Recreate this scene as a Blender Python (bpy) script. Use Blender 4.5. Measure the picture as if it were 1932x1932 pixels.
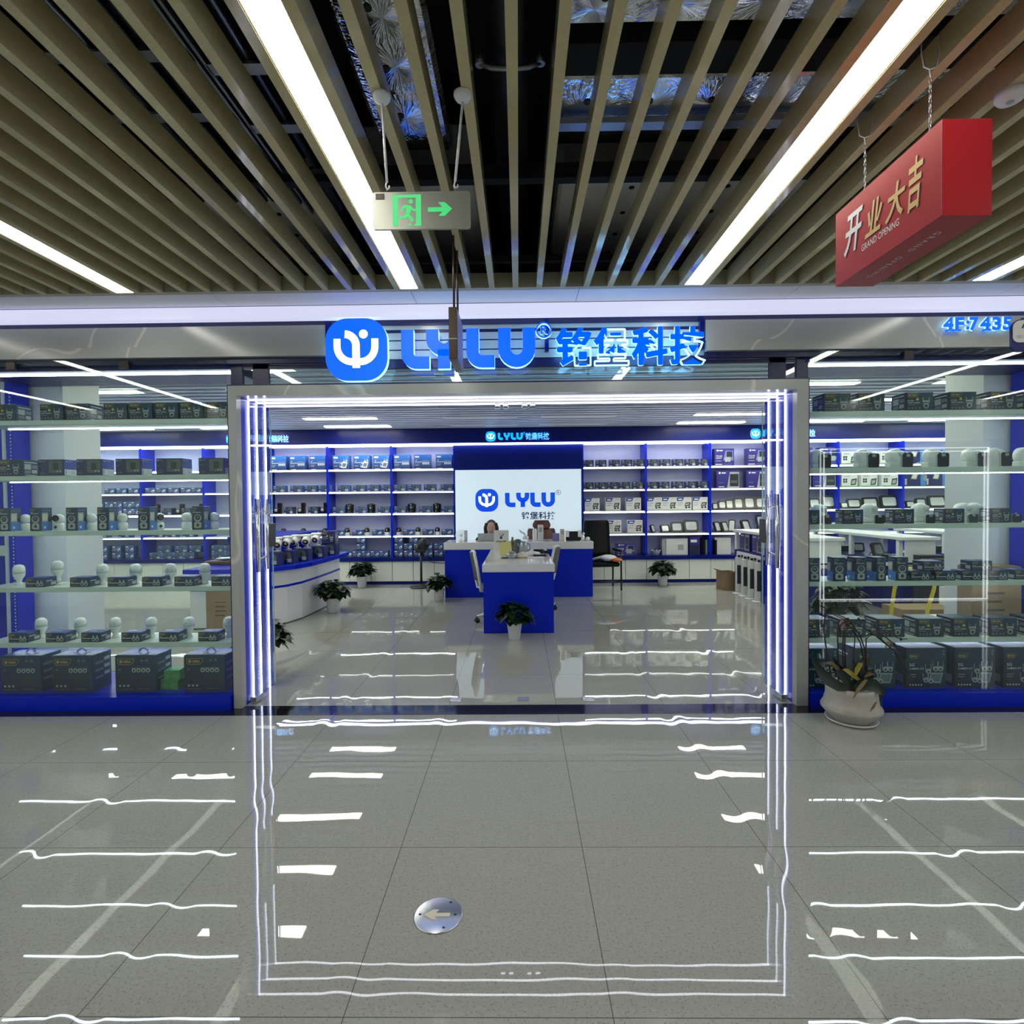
import bpy, math, random
from math import sin, cos, pi, radians, sqrt, tan
from mathutils import Vector, Matrix
random.seed(7)
SC = bpy.context.scene
COL = SC.collection
for o in list(bpy.data.objects):
    bpy.data.objects.remove(o)

# ------------------------------------------------------------------ camera, world, exposure
FPX, PITCH, YAW, ROLL, EYE = 1037.31, -.021, -.0126, -.0094, 1.53
_f = Vector((sin(YAW)*cos(PITCH), cos(YAW)*cos(PITCH), sin(PITCH)))
_r0 = Vector((cos(YAW), -sin(YAW), 0))
_u0 = _r0.cross(_f)
CR = cos(ROLL)*_r0 + sin(ROLL)*_u0
CU = cos(ROLL)*_u0 - sin(ROLL)*_r0
cam = bpy.data.cameras.new('camera')
cam.sensor_width = 36
cam.sensor_fit = 'HORIZONTAL'
cam.lens = FPX/1932*36
cam.clip_start = .02
camo = bpy.data.objects.new('camera', cam)
COL.objects.link(camo)
camo.matrix_world = Matrix(((CR.x, CU.x, -_f.x, 0), (CR.y, CU.y, -_f.y, 0), (CR.z, CU.z, -_f.z, EYE), (0, 0, 0, 1)))
SC.camera = camo

wd = bpy.data.worlds.new('world')
SC.world = wd
wd.use_nodes = True
wd.node_tree.nodes['Background'].inputs[0].default_value = (.62, .68, .80, 1)
wd.node_tree.nodes['Background'].inputs[1].default_value = .6
SC.view_settings.view_transform = 'Standard'
SC.view_settings.look = 'None'
SC.view_settings.gamma = 1
SC.view_settings.use_curve_mapping = False
SC.view_settings.exposure = 0.3
try:
    SC.cycles.max_bounces = 7
    SC.cycles.diffuse_bounces = 3
    SC.cycles.glossy_bounces = 4
    SC.cycles.transmission_bounces = 4
    SC.cycles.transparent_max_bounces = 16
    SC.cycles.caustics_reflective = False
    SC.cycles.caustics_refractive = False
    SC.cycles.sample_clamp_indirect = 4
    SC.cycles.use_denoising = True
except Exception:
    pass
K_STRIP, K_LED, K_LAMP, K_BOX = 11.0, 12.0, 17.0, .66


def at(px, py, Y):
    """the point of the plane y = Y that the photograph shows at pixel (px, py)"""
    d = _f + (px-966)/FPX*CR - (py-966)/FPX*CU
    return Vector((0, 0, EYE)) + d*(Y/d.y)


def X_at(px, py, Y):
    return at(px, py, Y).x


# ------------------------------------------------------------------ materials
MATS = {}


def lin(c):
    return c/12.92 if c <= .04045 else ((c+.055)/1.055)**2.4


def rgb(h):
    return tuple(lin(int(h[i:i+2], 16)/255) for i in (0, 2, 4))


def mat(name, col, rough=.5, metal=0, spec=.5, noise=0, nscale=20, emit=None, est=0, bump=0, bscale=80, trans=0, alpha=1, coat=0, sample=True):
    m = bpy.data.materials.new(name)
    m.use_nodes = True
    nt = m.node_tree
    b = nt.nodes['Principled BSDF']
    if isinstance(col, str):
        col = rgb(col)
    b.inputs['Base Color'].default_value = (*col, 1)
    b.inputs['Roughness'].default_value = rough
    b.inputs['Metallic'].default_value = metal
    b.inputs['Specular IOR Level'].default_value = spec
    b.inputs['Coat Weight'].default_value = coat
    b.inputs['Transmission Weight'].default_value = trans
    b.inputs['Alpha'].default_value = alpha
    if emit:
        if isinstance(emit, str):
            emit = rgb(emit)
        b.inputs['Emission Color'].default_value = (*emit, 1)
        b.inputs['Emission Strength'].default_value = est
        if not sample:
            m.cycles.emission_sampling = 'NONE'
    tc = None
    if noise or bump:
        tc = nt.nodes.new('ShaderNodeTexCoord')
    if noise:
        n = nt.nodes.new('ShaderNodeTexNoise')
        n.inputs['Scale'].default_value = nscale
        n.inputs['Detail'].default_value = 3
        nt.links.new(tc.outputs['Object'], n.inputs['Vector'])
        mx = nt.nodes.new('ShaderNodeMix')
        mx.data_type = 'RGBA'
        mx.inputs[6].default_value = (*[max(0, c*(1-noise)) for c in col], 1)
        mx.inputs[7].default_value = (*[min(1, c*(1+noise)) for c in col], 1)
        nt.links.new(n.outputs['Fac'], mx.inputs[0])
        nt.links.new(mx.outputs[2], b.inputs['Base Color'])
    if bump:
        n2 = nt.nodes.new('ShaderNodeTexNoise')
        n2.inputs['Scale'].default_value = bscale
        nt.links.new(tc.outputs['Object'], n2.inputs['Vector'])
        bp = nt.nodes.new('ShaderNodeBump')
        bp.inputs['Strength'].default_value = bump
        bp.inputs['Distance'].default_value = .01
        nt.links.new(n2.outputs['Fac'], bp.inputs['Height'])
        nt.links.new(bp.outputs[0], b.inputs['Normal'])
    MATS[name] = m
    return m


def N(nt, typ, **kw):
    n = nt.nodes.new(typ)
    for k, v in kw.items():
        if k == 'op':
            n.operation = v
        else:
            n.inputs[int(k[1:])].default_value = v
    return n


def math_node(nt, op, a, b=None):
    n = nt.nodes.new('ShaderNodeMath')
    n.operation = op
    for i, v in enumerate((a, b)):
        if v is None:
            continue
        if isinstance(v, (int, float)):
            n.inputs[i].default_value = v
        else:
            nt.links.new(v, n.inputs[i])
    return n.outputs[0]


def glass_mat(name, tint, refl=1.0):
    m = bpy.data.materials.new(name)
    m.use_nodes = True
    nt = m.node_tree
    nt.nodes.clear()
    out = nt.nodes.new('ShaderNodeOutputMaterial')
    tr = nt.nodes.new('ShaderNodeBsdfTransparent')
    tr.inputs[0].default_value = (*tint, 1)
    gl = nt.nodes.new('ShaderNodeBsdfGlossy')
    gl.inputs['Roughness'].default_value = 0.0
    gl.inputs[0].default_value = (refl, refl, refl, 1)
    fr = nt.nodes.new('ShaderNodeFresnel')
    ge = nt.nodes.new('ShaderNodeNewGeometry')
    mr = nt.nodes.new('ShaderNodeMapRange')      # thin pane: both faces reflect like the outer one
    mr.inputs[3].default_value = 1.5
    mr.inputs[4].default_value = 1/1.5
    nt.links.new(ge.outputs['Backfacing'], mr.inputs[0])
    nt.links.new(mr.outputs[0], fr.inputs[0])
    mx = nt.nodes.new('ShaderNodeMixShader')
    nt.links.new(fr.outputs[0], mx.inputs[0])
    nt.links.new(tr.outputs[0], mx.inputs[1])
    nt.links.new(gl.outputs[0], mx.inputs[2])
    nt.links.new(mx.outputs[0], out.inputs[0])
    MATS[name] = m
    return m


def floor_mat():
    m = mat('polished_tile', (.40, .40, .375), rough=.012, spec=.85)
    nt = m.node_tree
    b = nt.nodes['Principled BSDF']
    tc = nt.nodes.new('ShaderNodeTexCoord')
    sp = nt.nodes.new('ShaderNodeSeparateXYZ')
    nt.links.new(tc.outputs['Object'], sp.inputs[0])

    def edge(sock, off):
        t = math_node(nt, 'DIVIDE', math_node(nt, 'SUBTRACT', sock, off), .8)
        fr = math_node(nt, 'FRACT', t)
        return math_node(nt, 'MULTIPLY', math_node(nt, 'MINIMUM', fr, math_node(nt, 'SUBTRACT', 1.0, fr)), .8)
    e = math_node(nt, 'MINIMUM', edge(sp.outputs[0], -.535), edge(sp.outputs[1], 1.5945))
    ex = edge(sp.outputs[0], -.535)
    line = math_node(nt, 'LESS_THAN', e, .0016)
    # speckle
    v = nt.nodes.new('ShaderNodeTexNoise')
    v.inputs['Scale'].default_value = 120
    v.inputs['Detail'].default_value = 1
    nt.links.new(tc.outputs['Object'], v.inputs['Vector'])
    spk = nt.nodes.new('ShaderNodeMapRange')
    spk.inputs[1].default_value = .60
    spk.inputs[2].default_value = .67
    nt.links.new(v.outputs['Fac'], spk.inputs[0])
    cl = nt.nodes.new('ShaderNodeTexNoise')
    cl.inputs['Scale'].default_value = 60
    cl.inputs['Detail'].default_value = 4
    nt.links.new(tc.outputs['Object'], cl.inputs['Vector'])
    m1 = nt.nodes.new('ShaderNodeMix')
    m1.data_type = 'RGBA'
    m1.inputs[6].default_value = (.335, .342, .315, 1)
    m1.inputs[7].default_value = (.44, .448, .42, 1)
    nt.links.new(cl.outputs['Fac'], m1.inputs[0])
    m2 = nt.nodes.new('ShaderNodeMix')
    m2.data_type = 'RGBA'
    m2.inputs[7].default_value = (.11, .11, .10, 1)
    nt.links.new(math_node(nt, 'MULTIPLY', spk.outputs[0], .42), m2.inputs[0])
    nt.links.new(m1.outputs[2], m2.inputs[6])
    m3 = nt.nodes.new('ShaderNodeMix')
    m3.data_type = 'RGBA'
    m3.inputs[7].default_value = (.12, .12, .11, 1)
    nt.links.new(line, m3.inputs[0])
    nt.links.new(m2.outputs[2], m3.inputs[6])
    nt.links.new(m3.outputs[2], b.inputs['Base Color'])
    # tiles dip towards their edges and are very slightly wavy, as the reflections show
    mr = nt.nodes.new('ShaderNodeMapRange')
    mr.interpolation_type = 'SMOOTHSTEP'
    mr.inputs[1].default_value = 0
    mr.inputs[2].default_value = .09
    nt.links.new(ex, mr.inputs[0])
    wv = nt.nodes.new('ShaderNodeTexNoise')
    wv.inputs['Scale'].default_value = 3.2
    wv.inputs['Detail'].default_value = 1
    nt.links.new(tc.outputs['Object'], wv.inputs['Vector'])
    h = math_node(nt, 'ADD', math_node(nt, 'MULTIPLY', mr.outputs[0], .00042), math_node(nt, 'MULTIPLY', wv.outputs['Fac'], .0006))
    bp = nt.nodes.new('ShaderNodeBump')
    bp.inputs['Strength'].default_value = 1
    bp.inputs['Distance'].default_value = 1
    nt.links.new(h, bp.inputs['Height'])
    nt.links.new(bp.outputs[0], b.inputs['Normal'])


def foil_mat():
    m = mat('crinkled_foil', (.80, .82, .85), rough=.1, metal=1)
    nt = m.node_tree
    b = nt.nodes['Principled BSDF']
    tc = nt.nodes.new('ShaderNodeTexCoord')
    vo = nt.nodes.new('ShaderNodeTexVoronoi')
    vo.voronoi_dimensions = '2D'
    vo.inputs['Scale'].default_value = 3.4
    vo.inputs['Randomness'].default_value = .35
    nt.links.new(tc.outputs['Object'], vo.inputs['Vector'])
    sub = nt.nodes.new('ShaderNodeVectorMath')
    sub.operation = 'SUBTRACT'
    nt.links.new(tc.outputs['Object'], sub.inputs[0])
    nt.links.new(vo.outputs['Position'], sub.inputs[1])
    sp = nt.nodes.new('ShaderNodeSeparateXYZ')
    nt.links.new(sub.outputs[0], sp.inputs[0])
    ang = math_node(nt, 'ARCTAN2', sp.outputs[1], sp.outputs[0])
    cb = nt.nodes.new('ShaderNodeCombineXYZ')
    nt.links.new(math_node(nt, 'MULTIPLY', ang, 5.0), cb.inputs[0])
    nt.links.new(math_node(nt, 'MULTIPLY', vo.outputs['Distance'], 3.0), cb.inputs[1])
    n1 = nt.nodes.new('ShaderNodeTexNoise')
    n1.inputs['Scale'].default_value = 1.6
    n1.inputs['Detail'].default_value = 3
    nt.links.new(cb.outputs[0], n1.inputs['Vector'])
    n2 = nt.nodes.new('ShaderNodeTexNoise')
    n2.inputs['Scale'].default_value = 38
    n2.inputs['Detail'].default_value = 4
    nt.links.new(tc.outputs['Object'], n2.inputs['Vector'])
    h = math_node(nt, 'ADD', math_node(nt, 'MULTIPLY', n1.outputs['Fac'], .05), math_node(nt, 'MULTIPLY', n2.outputs['Fac'], .009))
    bp = nt.nodes.new('ShaderNodeBump')
    bp.inputs['Strength'].default_value = .13
    bp.inputs['Distance'].default_value = 1
    nt.links.new(h, bp.inputs['Height'])
    nt.links.new(bp.outputs[0], b.inputs['Normal'])


def grad_mat(name, a, b_, rough=.35, axis=(.5, 0, .5)):
    """a printed blend from colour a (lower left) to b (upper right)"""
    m = mat(name, a, rough=rough)
    nt = m.node_tree
    b = nt.nodes['Principled BSDF']
    tc = nt.nodes.new('ShaderNodeTexCoord')
    dt = nt.nodes.new('ShaderNodeVectorMath')
    dt.operation = 'DOT_PRODUCT'
    dt.inputs[1].default_value = axis
    nt.links.new(tc.outputs['Generated'], dt.inputs[0])
    mx = nt.nodes.new('ShaderNodeMix')
    mx.data_type = 'RGBA'
    mx.inputs[6].default_value = (*a, 1)
    mx.inputs[7].default_value = (*b_, 1)
    nt.links.new(dt.outputs['Value'], mx.inputs[0])
    nt.links.new(mx.outputs[2], b.inputs['Base Color'])


def marble_mat():
    m = mat('grey_marble', (.36, .37, .37), rough=.18)
    nt = m.node_tree
    b = nt.nodes['Principled BSDF']
    tc = nt.nodes.new('ShaderNodeTexCoord')
    n = nt.nodes.new('ShaderNodeTexNoise')
    n.inputs['Scale'].default_value = .55
    n.inputs['Detail'].default_value = 2
    nt.links.new(tc.outputs['Object'], n.inputs['Vector'])
    d = math_node(nt, 'ABSOLUTE', math_node(nt, 'SUBTRACT', n.outputs['Fac'], .5))
    mr = nt.nodes.new('ShaderNodeMapRange')
    mr.inputs[1].default_value = .0
    mr.inputs[2].default_value = .004
    mr.inputs[3].default_value = .8
    mr.inputs[4].default_value = 0
    nt.links.new(d, mr.inputs[0])
    n3 = nt.nodes.new('ShaderNodeTexNoise')
    n3.inputs['Scale'].default_value = 260
    nt.links.new(tc.outputs['Object'], n3.inputs['Vector'])
    ma = nt.nodes.new('ShaderNodeMix')
    ma.data_type = 'RGBA'
    ma.inputs[6].default_value = (.37, .39, .40, 1)
    ma.inputs[7].default_value = (.47, .49, .50, 1)
    nt.links.new(n3.outputs['Fac'], ma.inputs[0])
    mb = nt.nodes.new('ShaderNodeMix')
    mb.data_type = 'RGBA'
    mb.inputs[7].default_value = (.72, .70, .64, 1)
    nt.links.new(mr.outputs[0], mb.inputs[0])
    nt.links.new(ma.outputs[2], mb.inputs[6])
    nt.links.new(mb.outputs[2], b.inputs['Base Color'])


floor_mat()
foil_mat()
mat('matt_foil', (.88, .89, .92), rough=.42, metal=.05, bump=.5, bscale=14)
marble_mat()
glass_mat('window_glass', (.90, .97, .955))
glass_mat('door_glass', (.95, .985, .98))
glass_mat('clear_plastic', (.93, .95, .97))
mat('glass_edge', (.08, .20, .18), rough=.15, spec=.3)
mat('black_stone', (.012, .012, .016), rough=.06, noise=.3, nscale=60)
mat('olive_slat', (.60, .525, .29), rough=.10, noise=.12, nscale=90, spec=.6)
mat('olive_board', (.42, .41, .30), rough=.5, noise=.08)
mat('lamp_diffuser', (.9, .9, .85), emit=(1, .985, .86), est=K_STRIP)
mat('lamp_trim', (.5, .47, .36), rough=.35)
mat('led_white', (.9, .9, .95), emit=(.93, .96, 1), est=K_LED)
mat('led_soft', (.9, .9, .95), emit=(.93, .96, 1), est=2.2)
mat('rail_blue', (.002, .016, .34), rough=.6, spec=.08)
mat('led_portal', (.9, .9, .95), emit=(.93, .95, 1), est=4.8)
mat('led_fascia', (.25, .25, .30), emit=(.74, .77, 1), est=K_BOX)
mat('shop_lamp', (.9, .9, .9), emit=(1, .99, .78), est=K_LAMP)
mat('lamp_off', (.62, .66, .75), rough=.4)
mat('white_soffit', (.86, .87, .97), rough=.5, noise=.04, nscale=5)
mat('royal_blue', (.001, .020, .60), rough=.25, noise=.06, nscale=8, spec=.25)
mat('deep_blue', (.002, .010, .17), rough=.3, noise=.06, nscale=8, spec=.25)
mat('dark_blue_metal', (.008, .014, .09), rough=.3)
mat('black_void', (.012, .012, .014), rough=.8)
mat('black_metal', (.018, .018, .02), rough=.4)
mat('black_plastic', (.02, .02, .022), rough=.35, noise=.1)
mat('grey_steel', (.32, .33, .35), rough=.32, metal=.9)
mat('galvanised', (.40, .41, .43), rough=.35, metal=.8, noise=.15)
mat('chrome', (.78, .79, .80), rough=.1, metal=1)
mat('brushed_steel', (.60, .62, .68), rough=.25, metal=1)
mat('satin_panel', (.36, .37, .33), rough=.3, metal=.45, bump=.15, bscale=6)
mat('white_paint', (.80, .82, .84), rough=.4, noise=.03, nscale=4)
mat('white_gloss', (.86, .88, .92), rough=.05, noise=.02)
mat('lilac_wall', (.64, .68, .95), rough=.5, noise=.03, nscale=4)
mat('shelf_white', (.80, .83, .84), rough=.3)
mat('shelf_mint', (.66, .74, .70), rough=.35, noise=.05)
mat('ceiling_metal', (.46, .52, .64), rough=.35, metal=.3)
mat('ceiling_dark', (.02, .024, .04), rough=.6)
mat('cabinet_white', (.78, .83, .80), rough=.25, noise=.02)
mat('screen_light', (.6, .7, .75), emit=(.66, .83, .95), est=.53, noise=.1, nscale=40)
mat('screen_blue', (.0, .06, .65), rough=.4, emit=(.0, .07, .72), est=.6)
mat('screen_navy', (.03, .06, .25), rough=.4)
mat('sign_blue', (.0, .08, .7), emit=(.0, .115, 1), est=.85)
mat('sign_side', (.5, .8, 1), emit=(.40, .78, 1), est=1.25)
mat('sign_white', (.9, .95, 1), emit=(.88, .97, 1), est=.95)
mat('small_sign', (.0, .3, .9), emit=(.0, .33, 1), est=1.3)
mat('small_sign_white', (.8, .95, 1), emit=(.75, .95, 1), est=1.2)
mat('exit_green', (.08, .72, .24), emit=(.06, .75, .22), est=.42)
mat('banner_red', (.42, .012, .022), rough=.35, noise=.12, nscale=3)
mat('banner_dark_red', (.28, .012, .03), rough=.4)
mat('gold_print', (.72, .50, .22), rough=.35)
mat('print_white', (.82, .84, .86), rough=.4)
mat('print_grey', (.42, .46, .46), rough=.4)
mat('print_mid', (.16, .20, .24), rough=.4)
mat('print_dark', (.02, .025, .04), rough=.4)
mat('print_gold', (.46, .36, .14), rough=.35)
mat('print_yellow', (.62, .52, .05), rough=.4)
mat('print_green', (.12, .34, .10), rough=.4, noise=.5, nscale=40)
mat('print_scene', (.10, .13, .11), rough=.4, noise=.9, nscale=60)
mat('print_sky', (.05, .22, .62), rough=.4)
mat('print_blue', (.03, .07, .42), rough=.4)
mat('print_purple', (.05, .04, .30), rough=.4)
mat('print_lilac', (.22, .22, .52), rough=.4)
mat('print_red', (.5, .02, .03), rough=.4)
grad_mat('carton_navy', (.003, .006, .016), (.010, .055, .13), rough=.3)
grad_mat('carton_deep', (.008, .014, .070), (.016, .03, .16))
grad_mat('carton_sky', (.010, .014, .06), (.03, .24, .85), axis=(.15, 0, .85))
grad_mat('carton_small', (.012, .02, .10), (.05, .14, .42), axis=(.5, 0, .5))
grad_mat('carton_purple', (.022, .025, .20), (.045, .04, .30))
grad_mat('carton_teal', (.008, .02, .06), (.02, .10, .22))
mat('carton_white', (.80, .82, .82), rough=.4)
mat('carton_green', (.05, .32, .10), rough=.45, noise=.15)
mat('cardboard', (.30, .205, .12), rough=.7, noise=.1, nscale=12)
mat('cardboard_print', (.08, .06, .045), rough=.7)
mat('camera_white', (.90, .92, .92), rough=.22)
mat('camera_black', (.012, .012, .014), rough=.18)
mat('lens', (.004, .004, .006), rough=.05)
mat('lamp_glass', (.62, .68, .68), rough=.12, noise=.1, nscale=14)
mat('ceramic', (.46, .45, .41), rough=.3, noise=.12, nscale=30)
mat('saucer_white', (.75, .77, .76), rough=.25)
mat('pot_white', (.74, .77, .80), rough=.3)
mat('soil', (.03, .022, .015), rough=.9)
mat('leaf_dark', (.005, .026, .010), rough=.38, noise=.5, nscale=18, spec=.35)
mat('orchid_leaf', (.011, .026, .017), rough=.35, noise=.3, nscale=12)
mat('dry_leaf', (.42, .36, .06), rough=.5, noise=.35, nscale=25)
mat('dry_brown', (.20, .16, .08), rough=.6, noise=.3, nscale=25)
mat('stem_dark', (.022, .018, .014), rough=.6)
mat('petal', (.30, .17, .21), rough=.6)
mat('yellow_paint', (.78, .62, .03), rough=.35)
mat('chair_white', (.78, .80, .80), rough=.35)
mat('chair_grey', (.10, .115, .125), rough=.7, noise=.2, nscale=60)
mat('chair_black', (.004, .0045, .007), rough=.4, noise=.2, nscale=40, spec=.2)
mat('chair_brown', (.13, .045, .042), rough=.45, noise=.2, nscale=20)
mat('cloth_dark', (.02, .02, .026), rough=.8, noise=.2)
mat('skin', (.55, .36, .28), rough=.5)
mat('hair', (.016, .011, .010), rough=.45)
mat('bronze', (.055, .035, .022), rough=.3, metal=.3)
mat('plastic_orange', (.75, .20, .04), rough=.45)
mat('paper_yellow', (.72, .68, .26), rough=.6)
mat('paper_cream', (.70, .66, .52), rough=.6)
mat('laptop_grey', (.42, .44, .46), rough=.35, metal=.4)
mat('kettle_grey', (.34, .38, .42), rough=.3, metal=.3)
mat('brown_wood', (.10, .030, .025), rough=.35)
mat('bottle_green', (.10, .13, .04), rough=.15)


# ------------------------------------------------------------------ mesh builder
class MB:
    def __init__(s):
        s.v, s.f, s.mi, s.sm, s.mats = [], [], [], [], []

    def m(s, name):
        if name not in s.mats:
            s.mats.append(name)
        return s.mats.index(name)

    def add(s, vs, fs, mt, smooth=False):
        o = len(s.v)
        s.v += [tuple(v) for v in vs]
        i = s.m(mt)
        for f in fs:
            s.f.append([o+k for k in f])
            s.mi.append(i)
            s.sm.append(smooth)
        return s

    def box(s, x0, y0, z0, x1, y1, z1, mt):
        x0, x1 = sorted((x0, x1))
        y0, y1 = sorted((y0, y1))
        z0, z1 = sorted((z0, z1))
        return s.add([(x0, y0, z0), (x1, y0, z0), (x1, y1, z0), (x0, y1, z0), (x0, y0, z1), (x1, y0, z1), (x1, y1, z1), (x0, y1, z1)],
                     [(3, 2, 1, 0), (4, 5, 6, 7), (0, 1, 5, 4), (1, 2, 6, 5), (2, 3, 7, 6), (3, 0, 4, 7)], mt)

    def rbox(s, x0, y0, z0, x1, y1, z1, mt, c=.004):
        """box with chamfered edges"""
        vs, fs = [], []
        P = {}
        for ix, X in enumerate((x0, x1)):
            for iy, Y in enumerate((y0, y1)):
                for iz, Z in enumerate((z0, z1)):
                    sx, sy, sz = (1, -1)[ix], (1, -1)[iy], (1, -1)[iz]
                    for a in range(3):
                        p = [X+sx*c, Y+sy*c, Z+sz*c]
                        p[a] = (X, Y, Z)[a]
                        P[(ix, iy, iz, a)] = len(vs)
                        vs.append(p)
        for a in range(3):
            b, d = (a+1) % 3, (a+2) % 3
            for k in (0, 1):
                q = []
                for (i, j) in ((0, 0), (1, 0), (1, 1), (0, 1)):
                    t = [0, 0, 0]
                    t[a], t[b], t[d] = k, i, j
                    q.append(P[(*t, a)])
                fs.append(q if k else q[::-1])
        for a in range(3):
            b, d = (a+1) % 3, (a+2) % 3
            for i in (0, 1):
                for j in (0, 1):
                    q = []
                    for k, w in ((0, b), (1, b), (1, d), (0, d)):
                        t = [0, 0, 0]
                        t[a], t[b], t[d] = k, i, j
                        q.append(P[(*t, w)])
                    fs.append(q if (i == j) else q[::-1])
        for ix in (0, 1):
            for iy in (0, 1):
                for iz in (0, 1):
                    q = [P[(ix, iy, iz, a)] for a in range(3)]
                    fs.append(q if (ix+iy+iz) % 2 else q[::-1])
        return s.add(vs, fs, mt)

    def lathe(s, prof, mt, c=(0, 0, 0), seg=20, smooth=True, sx=1, sy=1):
        vs, fs = [], []
        n = len(prof)
        for k in range(seg):
            a = 2*pi*k/seg
            for r, z in prof:
                vs.append((c[0]+r*cos(a)*sx, c[1]+r*sin(a)*sy, c[2]+z))
        for k in range(seg):
            k2 = (k+1) % seg
            for i in range(n-1):
                fs.append((k*n+i, k2*n+i, k2*n+i+1, k*n+i+1))
        s.add(vs, fs, mt, smooth)
        caps = []
        if prof[0][0] > 1e-5:
            caps.append([k*n for k in range(seg)][::-1])
        if prof[-1][0] > 1e-5:
            caps.append([k*n+n-1 for k in range(seg)])
        o = len(s.v)-len(vs)
        for cc in caps:
            s.f.append([o+i for i in cc])
            s.mi.append(s.m(mt))
            s.sm.append(False)
        return s

    def tube(s, path, r, mt, seg=8, cap=True):
        P = [Vector(p) for p in path]
        n = len(P)
        R = r if isinstance(r, (list, tuple)) else [r]*n
        vs, fs = [], []
        prev = None
        for i in range(n):
            t = (P[min(i+1, n-1)]-P[max(i-1, 0)]).normalized()
            if prev is None:
                u = t.orthogonal().normalized()
            else:
                u = (prev - t*prev.dot(t))
                u = u.normalized() if u.length > 1e-6 else t.orthogonal().normalized()
            prev = u
            w = t.cross(u)
            for k in range(seg):
                a = 2*pi*k/seg
                vs.append(P[i]+(u*cos(a)+w*sin(a))*R[i])
        for i in range(n-1):
            for k in range(seg):
                k2 = (k+1) % seg
                fs.append((i*seg+k, i*seg+k2, (i+1)*seg+k2, (i+1)*seg+k))
        if cap:
            fs.append(list(range(seg))[::-1])
            fs.append([(n-1)*seg+k for k in range(seg)])
        return s.add(vs, fs, mt, True)

    def face(s, pts, mt):
        return s.add(pts, [list(range(len(pts)))], mt)

    def prism(s, poly, fr, d, mt, side=None):
        """poly in frame fr=(o,u,v,n): front face at n=0, body behind it down to n=-d"""
        o, u, v, n = fr
        k = len(poly)
        A = [o+u*a+v*b for a, b in poly]
        B = [p-n*d for p in A]
        s.face(A, mt)
        s.add(A+B, [(i, i+k, (i+1) % k+k, (i+1) % k) for i in range(k)] + [list(range(2*k-1, k-1, -1))], side or mt)
        return s

    def sphere(s, c, r, mt, seg=14, rings=8, sz=1, sx=1, sy=1):
        prof = [(max(1e-6, r*sin(pi*i/rings)), -r*cos(pi*i/rings)*sz) for i in range(rings+1)]
        return s.lathe(prof, mt, c, seg, True, sx, sy)

    def build(s, name, parent=None, loc=None, rz=0, mats=None):
        me = bpy.data.meshes.new(name)
        me.from_pydata([tuple(v) for v in s.v], [], s.f)
        for q in s.mats:
            me.materials.append(MATS[q])
        me.polygons.foreach_set('material_index', s.mi)
        me.polygons.foreach_set('use_smooth', s.sm)
        me.update()
        o = bpy.data.objects.new(name, me)
        COL.objects.link(o)
        if parent:
            o.parent = parent
        if loc is not None:
            o.location = loc
        o.rotation_euler.z = rz
        return o


def tag(o, label=None, cat=None, group=None, kind=None):
    if label:
        o['label'] = label
    if cat:
        o['category'] = cat
    if group:
        o['group'] = group
    if kind:
        o['kind'] = kind
    return o


def empty(name, loc, label, cat, group=None, rz=0):
    o = bpy.data.objects.new(name, None)
    COL.objects.link(o)
    o.location = loc
    o.rotation_euler.z = rz
    o.empty_display_size = .1
    return tag(o, label, cat, group)


def struct(name, mb, label=None, parent=None):
    o = mb.build(name, parent)
    if not parent:
        o['kind'] = 'structure'
        o['label'] = label or name
        o['category'] = name.split('_')[0]
    return o


KIDS = {}


def dup(root, loc, rz=0, label=None, group=None, cat=None):
    r = root.copy()
    COL.objects.link(r)
    r.location = loc
    r.rotation_euler.z = rz
    tag(r, label, cat, group)
    for ch in list(root.children):
        c = ch.copy()
        COL.objects.link(c)
        c.parent = r
        for g in list(ch.children):
            d = g.copy()
            COL.objects.link(d)
            d.parent = c
    return r


class Kind:
    """one prototype; the first placing uses it, later ones copy it"""
    def __init__(s, fn):
        s.fn, s.p = fn, None

    def put(s, loc, rz, label, group, cat):
        if s.p is None:
            s.p = s.fn()
            s.p.location = loc
            s.p.rotation_euler.z = rz
            tag(s.p, label, cat, group)
            return s.p
        return dup(s.p, loc, rz, label, group, cat)


ORD = ['nearest', 'second', 'third', 'fourth', 'fifth', 'sixth', 'seventh', 'eighth', 'ninth', 'tenth', 'eleventh', 'twelfth', 'thirteenth']

# ------------------------------------------------------------------ lettering
_TC = {}


def text_geo(t, size, off=0, ext=0, res=3, shear=0, space=1):
    k = (t, size, off, ext, res, shear, space)
    if k in _TC:
        return _TC[k]
    cu = bpy.data.curves.new('t', 'FONT')
    cu.body = t
    cu.size = size
    cu.offset = off
    cu.extrude = ext
    cu.resolution_u = res
    cu.align_x = 'LEFT'
    cu.shear = shear
    cu.space_character = space
    ob = bpy.data.objects.new('t', cu)
    COL.objects.link(ob)
    bpy.context.view_layer.update()
    dg = bpy.context.evaluated_depsgraph_get()
    me = bpy.data.meshes.new_from_object(ob.evaluated_get(dg))
    vs = [v.co.copy() for v in me.vertices]
    fs = [(list(p.vertices), p.normal.copy()) for p in me.polygons]
    bpy.data.objects.remove(ob)
    bpy.data.curves.remove(cu)
    bpy.data.meshes.remove(me)
    if vs:
        x0 = min(v.x for v in vs)
        y0 = min(v.y for v in vs)
        x1 = max(v.x for v in vs)
        y1 = max(v.y for v in vs)
    else:
        x0 = y0 = 0
        x1 = y1 = 1
    _TC[k] = (vs, fs, x0, y0, x1, y1)
    return _TC[k]


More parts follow.
